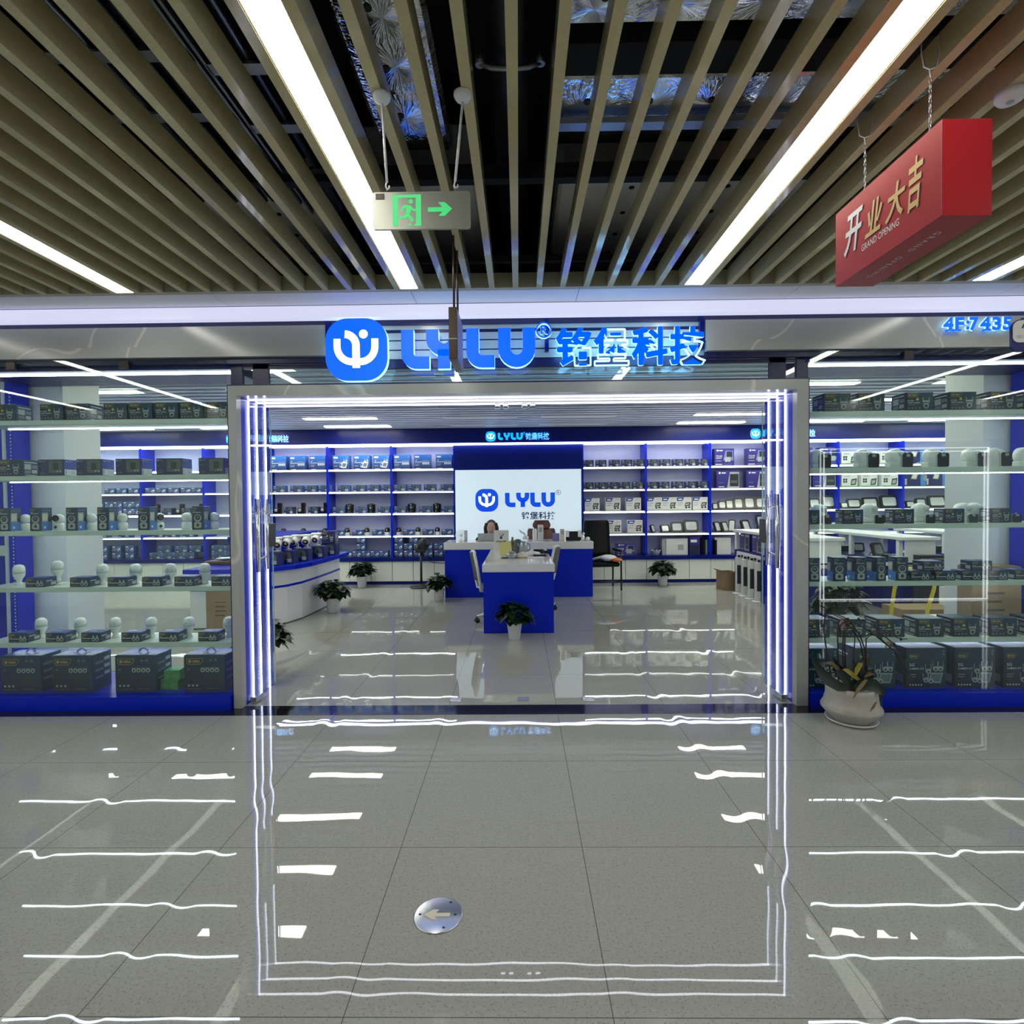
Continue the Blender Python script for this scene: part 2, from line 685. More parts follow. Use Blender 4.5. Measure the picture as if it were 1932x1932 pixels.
def put_text(mb, t, fr, w=None, h=None, mt='print_white', side=None, off=0, ext=0, res=3, shear=0, space=1, back=True):
    """fit lettering t into width w / height h from the frame's origin (lower left)"""
    vs, fs, x0, y0, x1, y1 = text_geo(t, 1, off, ext, res, shear, space)
    o, u, v, n = fr
    sx = (w/(x1-x0)) if w else None
    sy = (h/(y1-y0)) if h else None
    sx = sx or sy
    sy = sy or sx
    P = [o+u*((q.x-x0)*sx)+v*((q.y-y0)*sy)+n*(q.z*(1 if ext else 0)) for q in vs]
    front = [f for f, nn in fs if nn.z > .7 or ext == 0]
    mb.add(P, front, mt)
    if ext:
        mb.add(P, [f for f, nn in fs if not nn.z > .7], side or mt)
    return mb


def FR(o, yaw=0):
    """upright frame facing -Y when yaw = 0"""
    u = Vector((cos(yaw), sin(yaw), 0))
    return (Vector(o), u, Vector((0, 0, 1)), Vector((sin(yaw), -cos(yaw), 0)))


def shift(fr, a, b, c=0):
    o, u, v, n = fr
    return (o+u*a+v*b+n*c, u, v, n)


def arc(cx, cy, r, a0, a1, n=8):
    return [(cx+r*cos(radians(a0+(a1-a0)*i/n)), cy+r*sin(radians(a0+(a1-a0)*i/n))) for i in range(n+1)]


def stroke(mb, pts, w, fr, mt, d=0, side=None):
    """flat (or d deep) band of width w along pts in frame fr"""
    o, u, v, n = fr
    L, Rr = [], []
    k = len(pts)
    for i in range(k):
        a = pts[max(i-1, 0)]
        b = pts[min(i+1, k-1)]
        tx, ty = b[0]-a[0], b[1]-a[1]
        l = sqrt(tx*tx+ty*ty) or 1
        nx, ny = -ty/l, tx/l
        L.append((pts[i][0]+nx*w/2, pts[i][1]+ny*w/2))
        Rr.append((pts[i][0]-nx*w/2, pts[i][1]-ny*w/2))
    W = [o+u*a+v*b for a, b in L+Rr]
    mb.add(W, [(i, i+k, i+k+1, i+1) for i in range(k-1)], mt)
    if d:
        W2 = [p-n*d for p in W]
        al = W+W2
        m2 = 2*k
        fs = []
        for i in range(k-1):
            fs.append((i, i+1, i+1+m2, i+m2))
            fs.append((i+k+1, i+k, i+k+m2, i+k+1+m2))
        fs.append((k, 0, m2, k+m2))
        fs.append((k-1, 2*k-1, 2*k-1+m2, k-1+m2))
        mb.add(al, fs, side or mt)
    return mb


def rrect(x0, y0, x1, y1, r, n=8):
    return arc(x1-r, y0+r, r, -90, 0, n)+arc(x1-r, y1-r, r, 0, 90, n)+arc(x0+r, y1-r, r, 90, 180, n)+arc(x0+r, y0+r, r, 180, 270, n)


def emblem(mb, fr, s, bg, fg, d=0, side=None):
    """rounded square with the white trident mark; s = side length, origin at its centre"""
    if bg:
        mb.prism(rrect(-s/2, -s/2, s/2, s/2, s*.36, 10), fr, d or .001, bg, side)
    q = s/292
    e = shift(fr, 0, 0, .002 if s > .2 else .0012)

    def S(pts):
        return [((a-204)*q, -(b-304)*q) for a, b in pts]
    stroke(mb, S([(113.5, 253), (113.5, 290)]+[(113.5+71.5*(1-cos(radians(t))), 290+71*sin(radians(t))) for t in range(10, 91, 10)]), 33*q, e, fg)
    stroke(mb, S([(291.5, 253), (291.5, 290)]+[(291.5-69.5*(1-cos(radians(t))), 290+71*sin(radians(t))) for t in range(10, 91, 10)]), 33*q, e, fg)
    stroke(mb, S([(202.5, 390), (202.5, 285)]+[(202.5-52.5*(1-cos(radians(t))), 285-53*sin(radians(t))) for t in range(10, 91, 10)]), 36*q, e, fg)
    o, u, v, n = e
    mb.face([o+u*(34*q+21*q*cos(a))+v*(72*q+21*q*sin(a)) for a in [2*pi*i/16 for i in range(16)]], fg)


def lylu_letter(mb, ch, fr, h, mt, d=0, side=None):
    """thick rounded capital, origin lower left; returns its width"""
    k = h/189
    w = 60*k
    if ch == 'L':
        p = [(w/2, h), (w/2, w/2+45*k)]+arc(w/2+45*k, w/2+45*k, 45*k, 180, 270, 8)[1:]+[(136*k, w/2)]
        stroke(mb, p, w, fr, mt, d, side)
        return 136*k
    if ch == 'U':
        r = 59*k
        p = [(w/2, h), (w/2, w/2+r)]+arc(w/2+r, w/2+r, r, 180, 360, 12)[1:]+[(w/2+2*r, h)]
        stroke(mb, p, w, fr, mt, d, side)
        return 2*r+w
    if ch == 'Y':
        r = 56*k
        p = [(w/2, h), (w/2, h*.48+r)]+arc(w/2+r, h*.48+r, r, 180, 360, 12)[1:]+[(w/2+2*r, h)]
        stroke(mb, p, w, fr, mt, d, side)
        stroke(mb, [(w/2+r, h*.48+2*k), (w/2+r, 0)], w, fr, mt, d, side)
        return 2*r+w


def lylu(mb, fr, w, h, mt):
    """the four letters flat, fitted to width w and height h"""
    k = h/189
    adv = [136, 172, 136, 178]
    gap = (w-sum(adv)*k)/3
    x = 0
    for c, a in zip('LYLU', adv):
        lylu_letter(mb, c, shift(fr, x, 0), h, mt)
        x += a*k+gap

# ================================================================== the setting
struct('floor', MB().box(-9.5, -3, -.06, 9.5, 10.7, 0, 'polished_tile'), 'grey speckled polished tile floor')
struct('trim_1', MB().box(-9.5, 3.9, -.02, 9.5, 4.083, .0012, 'black_stone'), 'black polished stone threshold strip along the shop front')
# corridor: wall behind the viewer with an open bay, and the LED lined doorway of the shop opposite
wb = MB()
wb.box(-9.5, -.30, 0, -2.6, -.12, 3.0, 'white_paint')
wb.box(2.6, -.30, 0, 4.2, -.12, 3.0, 'white_paint')
wb.box(7.1, -.30, 0, 9.5, -.12, 3.0, 'white_paint')
wb.box(4.2, -.30, 2.36, 7.1, -.12, 3.0, 'white_paint')
wb.box(-2.6, -.30, 2.6, 2.6, -.12, 3.0, 'white_paint')
wb.box(-9.5, -3.05, 0, 9.5, -2.9, 3.0, 'white_paint')
struct('wall_back', wb, 'white wall of the shops across the corridor')
pl = MB()
X0, X1, ZT = 4.46, 6.92, 2.25
for s_ in (0, .05):
    pl.box(X0+s_, -.11, .02, X0+s_+.010, -.09, ZT-s_, 'led_portal')
    pl.box(X1-s_-.010, -.11, .02, X1-s_, -.09, ZT-s_, 'led_portal')
    pl.box(X0+s_, -.11, ZT-s_-.010, X1-s_, -.09, ZT-s_, 'led_portal')
pl.box(X0, -.11, .005, X1, -.09, .02, 'led_portal')
t_ = struct('trim_2', pl, 'white LED outline of the doorway across the corridor')

# --- open slat ceiling of the corridor
STRIPS = [-8.313, -6.421, -4.529, -2.637, -.72, 1.174, 3.066, 4.958, 6.850]
slat = MB().box(-.019, -.10, 2.95, .019, 3.70, 3.05, 'olive_slat')
slat_o = None
for i in range(len(STRIPS)):
    nx = STRIPS[i+1] if i+1 < len(STRIPS) else STRIPS[i]+1.892
    for k in range(12):
        x = STRIPS[i]+.081+(nx-STRIPS[i]-.162)*k/11
        if slat_o is None:
            slat_o = slat.build('ceiling_slat', None, (x, 0, 0))
        else:
            n_ = slat_o.copy()
            COL.objects.link(n_)
            n_.location = (x, 0, 0)
        o_ = COL.objects[-1]
        tag(o_, 'olive wood-look slat of the open corridor ceiling', 'ceiling slat', 'olive slats of the corridor ceiling', 'structure')
bm = MB()
bm.box(-9.5, 3.70, 2.951, 9.5, 3.74, 3.05, 'olive_board')
struct('ceiling_edge_trim', bm, 'olive edge board where the ceiling slats end')
sf = MB()
xs = [-9.5, -3.72, -2.08, -.72, .42, 1.9, 3.4, 9.5]
for a, b in zip(xs, xs[1:]):
    sf.box(a+.002, 3.742, 2.95, b-.002, 3.972, 2.99, 'white_soffit')
sf.box(-9.5, 3.742, 2.956, 9.5, 4.1, 3.05, 'dark_blue_metal')
struct('ceiling_soffit', sf, 'white soffit boards between the slats and the shop front')
pv = MB()
pv.box(-9.5, -3, 3.95, 9.5, 5.0, 4.0, 'black_void')
pv.box(-9.5, 4.9, 3.05, 9.5, 5.0, 3.95, 'black_void')
pv.box(-9.5, -3.05, 3.0, 9.5, -3, 3.95, 'black_void')
pv.box(-9.55, -3, 3.0, -9.5, 5.0, 3.95, 'black_void')
pv.box(9.5, -3, 3.0, 9.55, 5.0, 3.95, 'black_void')
struct('ceiling', pv, 'dark void above the slats')

# --- strip lamps between the slats
def strip_lamp():
    r = empty('strip_light', (0, 0, 0), '', '')
    h = MB()
    h.box(-.060, -.10, 2.953, -.0575, 3.70, 3.03, 'lamp_trim')
    h.box(.0575, -.10, 2.953, .060, 3.70, 3.03, 'lamp_trim')
    h.box(-.060, -.10, 2.99, .060, 3.70, 3.03, 'lamp_trim')
    h.build('housing', r)
    MB().box(-.0565, -.095, 2.952, .0565, 3.698, 2.985, 'lamp_diffuser').build('diffuser', r)
    return r


KS = Kind(strip_lamp)
SL = {-2.637: 'long white strip light at far left of the slat ceiling', -.72: 'long white strip light behind the green exit sign',
      1.174: 'long white strip light beside the hanging red banner', 3.066: 'long white strip light at far right past the red banner'}
for x in STRIPS:
    KS.put((x, 0, 0), 0, SL.get(x, 'white ceiling strip light further along the corridor'), 'strip lights of the corridor ceiling', 'ceiling light')

# --- services above the slats
def duct(name, x0, x1, y0, y1, z0, z1, label, m='crinkled_foil'):
    b = MB().rbox(x0, y0, z0, x1, y1, z1, m, .02)
    n = int((x1-x0)/.29)
    for i in range(n):
        for j in range(int((y1-y0)/.29)):
            b.lathe([(.017, 0), (.017, -.004)], 'black_plastic', (x0+.15+i*.29, y0+.16+j*.29, z0-.0005), 10, False)
    return tag(b.build(name), label, 'duct')


duct('insulated_duct', -.70, -.33, -.1, 2.95, 3.38, 3.75, 'narrow foil-wrapped duct above the exit sign')
duct('insulated_duct', .19, 2.3, -.1, 2.22, 3.40, 3.75, 'wide foil-wrapped duct in front of the black ceiling beam')
duct('insulated_duct', .19, 2.3, 2.47, 2.95, 3.40, 3.75, 'foil-wrapped duct catching the blue sign light behind the beam')
duct('insulated_duct', .26, 1.75, 3.22, 4.6, 3.42, 3.72, 'flat foil-faced panel with pins above the sign lettering', 'matt_foil')
duct('insulated_duct', -1.05, -.24, 3.22, 4.6, 3.42, 3.72, 'smaller foil-faced panel with pins above the round logo', 'matt_foil')
duct('insulated_duct', -2.3, -1.3, 3.5, 4.6, 3.44, 3.72, 'foil-faced panel past the end of the cable trays', 'matt_foil')
tag(MB().box(.15, 2.26, 3.37, 3.2, 2.43, 3.6, 'black_void').build('ceiling_beam'), 'black steel beam crossing above the slats right of centre', 'beam')
tag(MB().box(-9, 2.99, 3.26, 9, 3.05, 3.34, 'black_void').build('carrier_rail'), 'long black carrier rail across the slats', 'rail')
tag(MB().box(.2, 2.70, 3.35, 2.9, 2.76, 3.38, 'galvanised').build('angle_bar'), 'galvanised angle bar under the blue-lit foil duct', 'bar')
tag(MB().box(-9, 3.60, 3.08, 9, 3.63, 3.12, 'black_void').build('carrier_rail'), 'black carrier rail just before the soffit', 'rail')
tag(MB().tube([(-3.4, 3.14, 3.36), (4, 3.14, 3.36)], .022, 'galvanised', 10).build('conduit_pipe'), 'galvanised pipe crossing behind the long carrier rail', 'pipe')
tag(MB().tube([(-.9, 3.2, 3.42), (4, 3.2, 3.42)], .018, 'print_red', 10).build('sprinkler_pipe'), 'thin red pipe beside the galvanised pipe', 'pipe')
tag(MB().tube([(-.02, -.1, 3.5), (-.02, 4.5, 3.5)], .09, 'black_metal', 16).build('drain_pipe'), 'thick black pipe in the central gap of the slats', 'pipe')
cl_ = MB()
for sx in (-.15, .11):
    cl_.lathe([(.02, 0), (.02, .05)], 'galvanised', (sx, 2.4, 3.40), 10)
cl_.tube([(-.15, 2.4, 3.41), (-.1, 2.4, 3.39), (-.02, 2.4, 3.385), (.06, 2.4, 3.39), (.11, 2.4, 3.41)], .012, 'galvanised', 8)
tag(cl_.build('pipe_clamp'), 'galvanised clamp around the thick black pipe', 'clamp')


def cable_tray(x0, x1, y0, y1, z, label):
    r = empty('cable_tray', ((x0+x1)/2, (y0+y1)/2, z), label, 'cable tray', 'cable trays above the slats')
    w, l = (x1-x0)/2, (y1-y0)/2
    b = MB()
    for s in (-1, 1):
        b.box(s*w-.006, -l, 0, s*w+.006, l, .07, 'grey_steel')
    n = int((y1-y0)/.36)
    for i in range(n):
        b.box(-w, -l+.18+i*.36, 0, w, -l+.24+i*.36, .012, 'grey_steel')
    b.build('tray', r)
    c = MB()
    k = int((x1-x0)/.045)
    for i in range(k):
        x = -w+.03+i*(2*w-.06)/max(1, k-1)
        c.tube([(x, -l, .028), (x+random.uniform(-.004, .004), 0, .028), (x, l, .028)], .013, 'black_plastic' if i % 3 else 'grey_steel', 6)
    tag(c.build('cables', r), kind='stuff')
    return r


cable_tray(-1.25, -.85, -.1, 3.4, 3.30, 'cable tray beside the strip light behind the exit sign')
cable_tray(-1.75, -1.32, -.1, 3.4, 3.36, 'cable tray in the middle of three above the slats')
cable_tray(-2.3, -1.85, -.1, 3.4, 3.36, 'cable tray furthest from the exit sign')

# --- shop shell
sh = MB()
sh.box(-9.5, 10.5, 0, 9.5, 10.7, 3.05, 'lilac_wall')
struct('wall_front', sh, 'lilac rear wall of the shop')
struct('wall_left', MB().box(-9.5, 4.7, 0, -8.62, 10.5, 2.95, 'white_paint'), 'white side wall of the shop')
struct('wall_right', MB().box(8.62, 4.7, 0, 9.5, 10.5, 2.95, 'white_paint'), 'white side wall of the shop on the orchid side')
cs = MB()
cs.box(-9.5, 4.1, 2.94, 9.5, 10.6, 3.05, 'ceiling_dark')
y = 4.62
while y < 10.0:
    cs.box(-8.62, y, 2.85, 8.62, y+.10, 2.885, 'ceiling_metal')
    cs.box(-8.62, y+.108, 2.846, 8.62, y+.118, 2.90, 'lamp_off')
    y += .2
struct('ceiling_shop', cs, 'grey metal slat ceiling inside the shop')


def shop_lamp(m):
    def f():
        r = empty('ceiling_lamp', (0, 0, 0), '', '')
        MB().box(-.585, -.08, .0, .585, .08, .03, 'white_paint').build('housing', r)
        MB().box(-.57, -.068, -.006, .57, .068, 0, m).build('diffuser', r)
        return r
    return f


KL, KO = Kind(shop_lamp('shop_lamp')), Kind(shop_lamp('lamp_off'))
rows = [5.48, 6.42, 7.5, 8.66, 9.6]
colsX = [-7.0, -5.0, -2.8, 3.34, 5.4, 7.35]
rn = ['nearest the shop entrance', 'second from the door', 'midway back', 'second from the rear wall', 'nearest the rear wall']
cn = ['over the far shelves past the cardboard box', 'over the aisle past the curved counter', 'above the curved counter', 'above the display rack', 'over the second rack', 'over the farthest rack']
for i, y in enumerate(rows):
    for j, x in enumerate(colsX):
        KL.put((x, y, 2.844), 0, f'lit ceiling lamp {cn[j]}, {rn[i]}', 'lit strip lamps of the shop ceiling', 'ceiling lamp')
    for x, n_ in ((-.6, 'on the plant side'), (.95, 'on the black chair side')):
        KO.put((x, y, 2.844), 0, f'switched-off ceiling lamp over the desks {n_}, {rn[i]}', 'unlit lamps over the desks', 'ceiling lamp')

# ================================================================== shop front
fb = MB()
fb.box(-9.5, 3.975, 2.862, 9.5, 4.05, 2.946, 'led_fascia')
tag(fb.build('light_box'), 'long pale lavender light strip above the whole shop front', 'light strip')
fa = MB()
for a, b in ((-9.5, -1.402), (1.372, 9.5)):
    fa.box(a, 4.05, 2.683, b, 4.10, 2.832, 'grey_marble')
    fa.box(a, 4.02, 2.602, b, 4.10, 2.679, 'grey_marble')
    fa.box(a, 4.055, 2.672, b, 4.09, 2.69, 'dark_blue_metal')
    fa.box(a, 4.06, 2.56, b, 4.10, 2.602, 'dark_blue_metal')
fa.box(-9.5, 4.075, 2.83, 9.5, 4.12, 2.95, 'dark_blue_metal')
for z0, z1 in ((2.80, 2.845), (2.725, 2.775), (2.655, 2.715), (2.585, 2.645)):
    fa.box(-1.40, 4.085, z0, 1.37, 4.12, z1, 'grey_marble')
fa.box(-1.40, 4.095, 2.52, 1.37, 4.13, 2.86, 'dark_blue_metal')
for x in (-1.395, .215, 1.345):
    fa.box(x-.014, 4.045, 2.62, x+.014, 4.09, 2.86, 'deep_blue')
struct('wall_fascia', fa, 'grey marble fascia with blue bars above the shop windows')
fo = MB()
for s in (-1, 1):
    fo.box(s*4.62, 4.0, 0, s*9.5, 4.2, 2.62, 'deep_blue')
struct('wall_facade', fo, 'blue wall beyond the display windows')

# door surround: grey marble frame, blue lining, LED lines
fr_ = MB()
XL, XR, XLi, XRi, ZO, ZI = -2.134, 2.112, -2.072, 2.028, 2.392, 2.318
fr_.box(XL, 4.035, 0, XLi, 4.10, ZO, 'grey_marble')
fr_.box(XRi, 4.035, 0, XR, 4.10, ZO, 'grey_marble')
fr_.box(XLi, 4.035, ZI, XRi, 4.10, ZO, 'grey_marble')
fr_.box(XL-.012, 4.045, 0, XL, 4.10, ZO+.012, 'dark_blue_metal')
fr_.box(XR, 4.045, 0, XR+.012, 4.10, ZO+.012, 'dark_blue_metal')
fr_.box(XL, 4.045, ZO, XR, 4.10, ZO+.012, 'dark_blue_metal')
fr_.box(XL, 4.10, 0, XLi, 4.56, ZO, 'royal_blue')
fr_.box(XRi, 4.10, 0, XR, 4.56, ZO, 'royal_blue')
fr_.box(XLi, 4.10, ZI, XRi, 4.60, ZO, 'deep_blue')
struct('door_frame', fr_, 'grey marble door frame with blue lining')
PY = (4.20, 4.33, 4.48)
xl = [X_at(p, 1000, Y) for p, Y in zip((472.5, 487.5, 503), PY)]
xr = [X_at(p, 1000, Y) for p, Y in zip((1484, 1470.5, 1457), PY)]
for i, Y in enumerate(PY):
    nm = ('front', 'middle', 'inner')[i]
    b = MB()
    a_, c_ = max(xl[i], XLi+.004), min(xr[i], XRi-.004)
    b.box(a_-.003, Y-.006, .004, a_+.006, Y+.006, ZI-.004, 'led_portal')
    b.box(c_-.006, Y-.006, .004, c_+.003, Y+.006, ZI-.004, 'led_portal')
    b.box(a_, Y-.006, ZI-.008, c_, Y+.006, ZI-.001, 'led_portal')
    tag(b.build('light_line'), f'{nm} one of the three white light lines around the doorway', 'light line', 'light lines lining the doorway')

# transom glass and posts above the door
tr_ = MB()
tr_.box(-2.05, 4.115, ZO+.012, 2.05, 4.122, 2.56, 'window_glass')
tag(tr_.build('window_3'), 'glass transom between the door frame and the sign', 'window', None, 'structure')
po = MB()
for s in (-1, 1):
    po.box(s*2.06, 4.105, ZO+.012, s*2.145, 4.14, 2.60, 'dark_blue_metal')
    po.box(s*1.86, 4.105, ZO+.012, s*1.98, 4.13, 2.58, 'dark_blue_metal')
po.box(-2.05, 4.105, 2.53, 2.05, 4.14, 2.56, 'dark_blue_metal')
for z in (2.44, 2.475, 2.505):
    po.box(-1.85, 4.128, z, 1.85, 4.15, z+.010, 'ceiling_metal')
struct('trim_3', po, 'dark blue posts of the transom')

# glass door leaves folded against the sides of the opening
def leaf(n, s, gx0, gx1):
    r = empty(f'door_{n}', (0, 0, 0), ('open glass door leaf beside the window with handled cartons', 'open glass door leaf beside the orchid window')[n-1], 'door')
    r['kind'] = 'structure'
    g = MB()
    y0, y1 = 4.16, 4.53
    xa, xb = gx0, gx1
    g.add([(xa-.005, y0, .03), (xa+.005, y0, .03), (xb+.005, y1, .03), (xb-.005, y1, .03), (xa-.005, y0, 2.28), (xa+.005, y0, 2.28), (xb+.005, y1, 2.28), (xb-.005, y1, 2.28)],
          [(0, 3, 7, 4), (1, 5, 6, 2)], 'door_glass')
    g.add([(xb+.005, y1, .03), (xb-.005, y1, .03), (xb-.005, y1, 2.28), (xb+.005, y1, 2.28)], [(0, 1, 2, 3)], 'glass_edge')
    g.build('pane', r)
    h = MB()
    za, zb = 1.0, 1.56
    ins = -s
    for (hx, hy) in ((gx0+ins*.035, 4.17), (gx0+ins*.02, 4.36)):
        h.tube([(hx, hy, za), (hx, hy, zb)], .016, 'chrome', 12)
    for z in (za+.1, zb-.1):
        h.tube([(gx0+ins*.035, 4.17, z), (gx0+ins*.02, 4.36, z)], .007, 'chrome', 8)
    h.build('handle', r)
    lx = gx1+ins*.012
    MB().rbox(lx-.02, 4.40, 1.17, lx+.02, 4.52, 1.36, 'black_plastic', .004).build('lock', r)
    MB().rbox(gx0-.025, 4.13, .003, gx0+.025, 4.25, .05, 'brushed_steel', .003).build('pivot', r)
    return r


leaf(1, -1, -2.035, -2.045)
leaf(2, 1, 1.985, 1.995)
pf = MB()
for x in (-.13, .085):
    pf.rbox(x-.055, 4.36, 2.26, x-.012, 4.40, 2.30, 'chrome', .004)
    pf.rbox(x+.012, 4.36, 2.26, x+.055, 4.40, 2.30, 'chrome', .004)
tag(pf.build('door_clamp'), 'pair of chrome glass clamps under the middle of the door head', 'clamp')
for x, n_ in ((-.50, 'on the curved counter side'), (.02, 'in the middle of the doorway'), (.52, 'on the display rack side')):
    o_ = MB().rbox(x-.045, 4.16, .0, x+.045, 4.24, .004, 'brushed_steel', .0015).build('floor_pivot')
    tag(o_, f'small steel floor plate at the threshold {n_}', 'floor plate', 'door plates in the floor')

# ------------------------------------------------------------------ display windows
SZ = [2.17, 1.75, 1.33, .90, .475]          # tops of the five shelf boards
for s, side in ((-1, 'left'), (1, 'right')):
    xi = XL-.014 if s < 0 else XR+.014
    xo = s*4.62
    w = MB()
    w.box(xi, 4.045, .10, xo, 4.053, 2.60, 'window_glass')
    o_ = w.build('window_1' if s < 0 else 'window_2')
    tag(o_, ('glass of the display window with the handled cartons', 'glass of the display window behind the orchid')[s > 0], 'window', None, 'structure')
    p = MB()
    p.box(xi, 4.0, 0, xo, 4.62, .10, 'royal_blue')
    struct(f'baseboard_{side}', p, ('blue plinth under the handled cartons', 'blue plinth behind the orchid pot')[s > 0])
    q = MB()
    q.box(xi, 4.10, 2.53, xo, 4.62, 2.60, 'deep_blue')
    struct('trim_4' if s < 0 else 'trim_5', q, 'blue head board of the display window')
    tl = MB().box(xi+s*.01, 4.20, 2.520, s*4.12, 4.212, 2.53, 'led_white').build('window_light')
    tag(tl, f'white light line along the top of the {side} display window', 'light line')
    cpx = (20, 233) if s < 0 else (1715, 1945)
    for k, px in enumerate(cpx):
        c = at(px, 690, 4.03)
        o_ = MB().rbox(c.x-.035, 4.025, 2.525, c.x+.035, 4.044, 2.585, 'black_metal', .003).build('glass_clip')
        tag(o_, f'black clip on the upper edge of the {side} window, {("farther from", "nearer")[k if s < 0 else 1-k]} the door', 'clip', 'black clips holding the window glass')
    wn = ('handled-carton', 'orchid')[s > 0]
    for k, z in enumerate(SZ):
        r = empty('window_shelf', (0, 4.28, z), f'pale board, {("top", "second", "third", "fourth", "lowest")[k]} shelf of the {wn} window', 'shelf', 'shelf boards of the display windows')
        MB().rbox(xi+s*.004 if s > 0 else -4.118, -.15, -.036, 4.055 if s > 0 else xi-.004, .15, 0, 'shelf_mint', .002).build('board', r)
        MB().box(xi+s*.01, .05, -.042, s*4.05, .062, -.0365, 'led_white').build('light_strip', r)
    # blue upright with white cable channel, and the white column behind it
    pr_ = empty('shelf_upright', (0, 0, 0), ('blue shelf upright with white cable channel beside the switch plate', 'blue shelf upright at the outer end of the orchid window')[s > 0], 'upright')
    xa = -4.12 if s < 0 else 4.06
    MB().box(xa, 4.44, .10, s*4.62, 4.60, 2.53, 'royal_blue').build('panel', pr_)
    MB().box(xa+s*.055, 4.425, .10, xa+s*.075, 4.44, 2.53, 'white_paint').build('cable_channel', pr_)
    d = MB()
    for i in range(70):
        d.box(xa+s*.012, 4.436, .5+i*.028, xa+s*.018, 4.44, .512+i*.028, 'print_white')
    d.build('slotted_track', pr_)
    cw = MB()
    if s < 0:
        cw.box(-4.62, 4.64, 0, -3.865, 5.05, 2.94, 'white_paint')
    else:
        cw.box(3.872, 4.64, 0, 4.62, 5.05, 2.94, 'white_paint')
    struct(f'column_{side}', cw, ('white column behind the left end of the window shelves', 'white column behind the right end of the window shelves')[s > 0])
sw = at(7, 1039, 4.437)
tag(MB().rbox(sw.x-.043, 4.428, sw.z-.043, sw.x+.043, 4.44, sw.z+.043, 'white_gloss', .003).build('switch_plate'), 'white switch plate on the blue upright', 'switch')

# ------------------------------------------------------------------ shop sign
YS = 3.985


def sign_fr(px, py):
    return FR(at(px, py, YS))


lg = MB()
c0, c1 = at(614, 660, YS), at(731, 660, YS)
cz = (at(672, 601, YS).z+at(672, 718, YS).z)/2
emblem(lg, FR(((c0.x+c1.x)/2, YS, cz)), c1.x-c0.x, 'sign_blue', 'sign_white', .05, 'sign_side')
tag(lg.build('sign_logo'), 'round-cornered blue logo box with white trident mark on the fascia', 'sign')
zb, zt_ = at(885, 695, YS).z, at(885, 620.5, YS).z
for ch, p0, nn in (('L', 757, 'first'), ('Y', 804, 'second'), ('L', 880, 'third'), ('U', 940, 'fourth')):
    b = MB()
    lylu_letter(b, ch, FR((X_at(p0, 660, YS), YS, zb+(.004 if nn in ('third', 'fourth') else 0))), zt_-zb, 'sign_blue', .05, 'sign_side')
    tag(b.build('sign_letter'), f'blue lit letter {ch}, {nn} of the latin word on the fascia', 'sign letter', 'blue letters of the shop sign')
rg = MB()
rc = at(1026, 622.5, YS)
ring = [(.052*cos(2*pi*i/28), .052*sin(2*pi*i/28)) for i in range(29)]
stroke(rg, ring, .011, FR((rc.x, YS, rc.z)), 'sign_blue', .03, 'sign_side')
put_text(rg, 'R', FR((rc.x-.024, YS, rc.z-.032)), None, .064, 'sign_blue', 'sign_side', off=.03, ext=.006)
tag(rg.build('sign_mark'), 'small circled R mark between the latin and the Chinese lettering', 'sign letter')
cb0, cb1 = at(1047, 690, YS), at(1333, 687, YS)
cw_ = (cb1.x-cb0.x)
for i, ch in enumerate('铭堡科技'):
    b = MB()
    x = cb0.x+cw_*i/4+.006
    for dx_, dz_ in ((-.0045, 0), (.0045, 0), (0, .004), (0, -.004)):
        put_text(b, ch, FR((x+.004+dx_, YS, zb+.008+dz_)), cw_/4-.022, zt_-zb-.014, 'sign_blue', 'sign_side', off=.022, ext=.010)
    tag(b.build('sign_letter'), f'blue lit Chinese character {ch} on the fascia', 'sign letter', 'blue letters of the shop sign')
nb0 = at(1776, 626, 4.03)
x = nb0.x
KW = .89
for ch, wd_, lb_ in (('4', .095, 'blue lit numeral 4 left of the letter F of the shop number'), ('F', .085, 'blue lit letter F of the shop number'), (':', .03, 'blue lit colon of the shop number'),
                     ('7', .085, 'blue lit numeral 7 of the shop number'), ('4', .095, 'blue lit numeral 4 between the 7 and the 3'), ('3', .085, 'blue lit numeral 3 of the shop number'),
                     ('5', .085, 'blue lit numeral 5 ending the shop number')):
    b = MB()
    hh = .098
    wd_ *= KW
    if ch == ':':
        for zz in (.02, .062):
            b.prism([(.013*cos(a)+.016, .013*sin(a)+zz) for a in [2*pi*k/14 for k in range(14)]], FR((x, 4.015, nb0.z)), .015, 'sign_blue', 'sign_side')
    else:
        put_text(b, ch, FR((x, 4.02, nb0.z)), wd_-.010, hh, 'sign_blue', 'sign_side', off=.045, ext=.007)
        if ch in '4F':
            b.box(x+(.028 if ch == '4' else -.006), 4.008, nb0.z, x+wd_-(.008 if ch == '4' else .035), 4.032, nb0.z+.011, 'sign_blue')
    tag(b.build('sign_numeral'), lb_, 'sign letter', 'blue shop number on the fascia')
    x += wd_

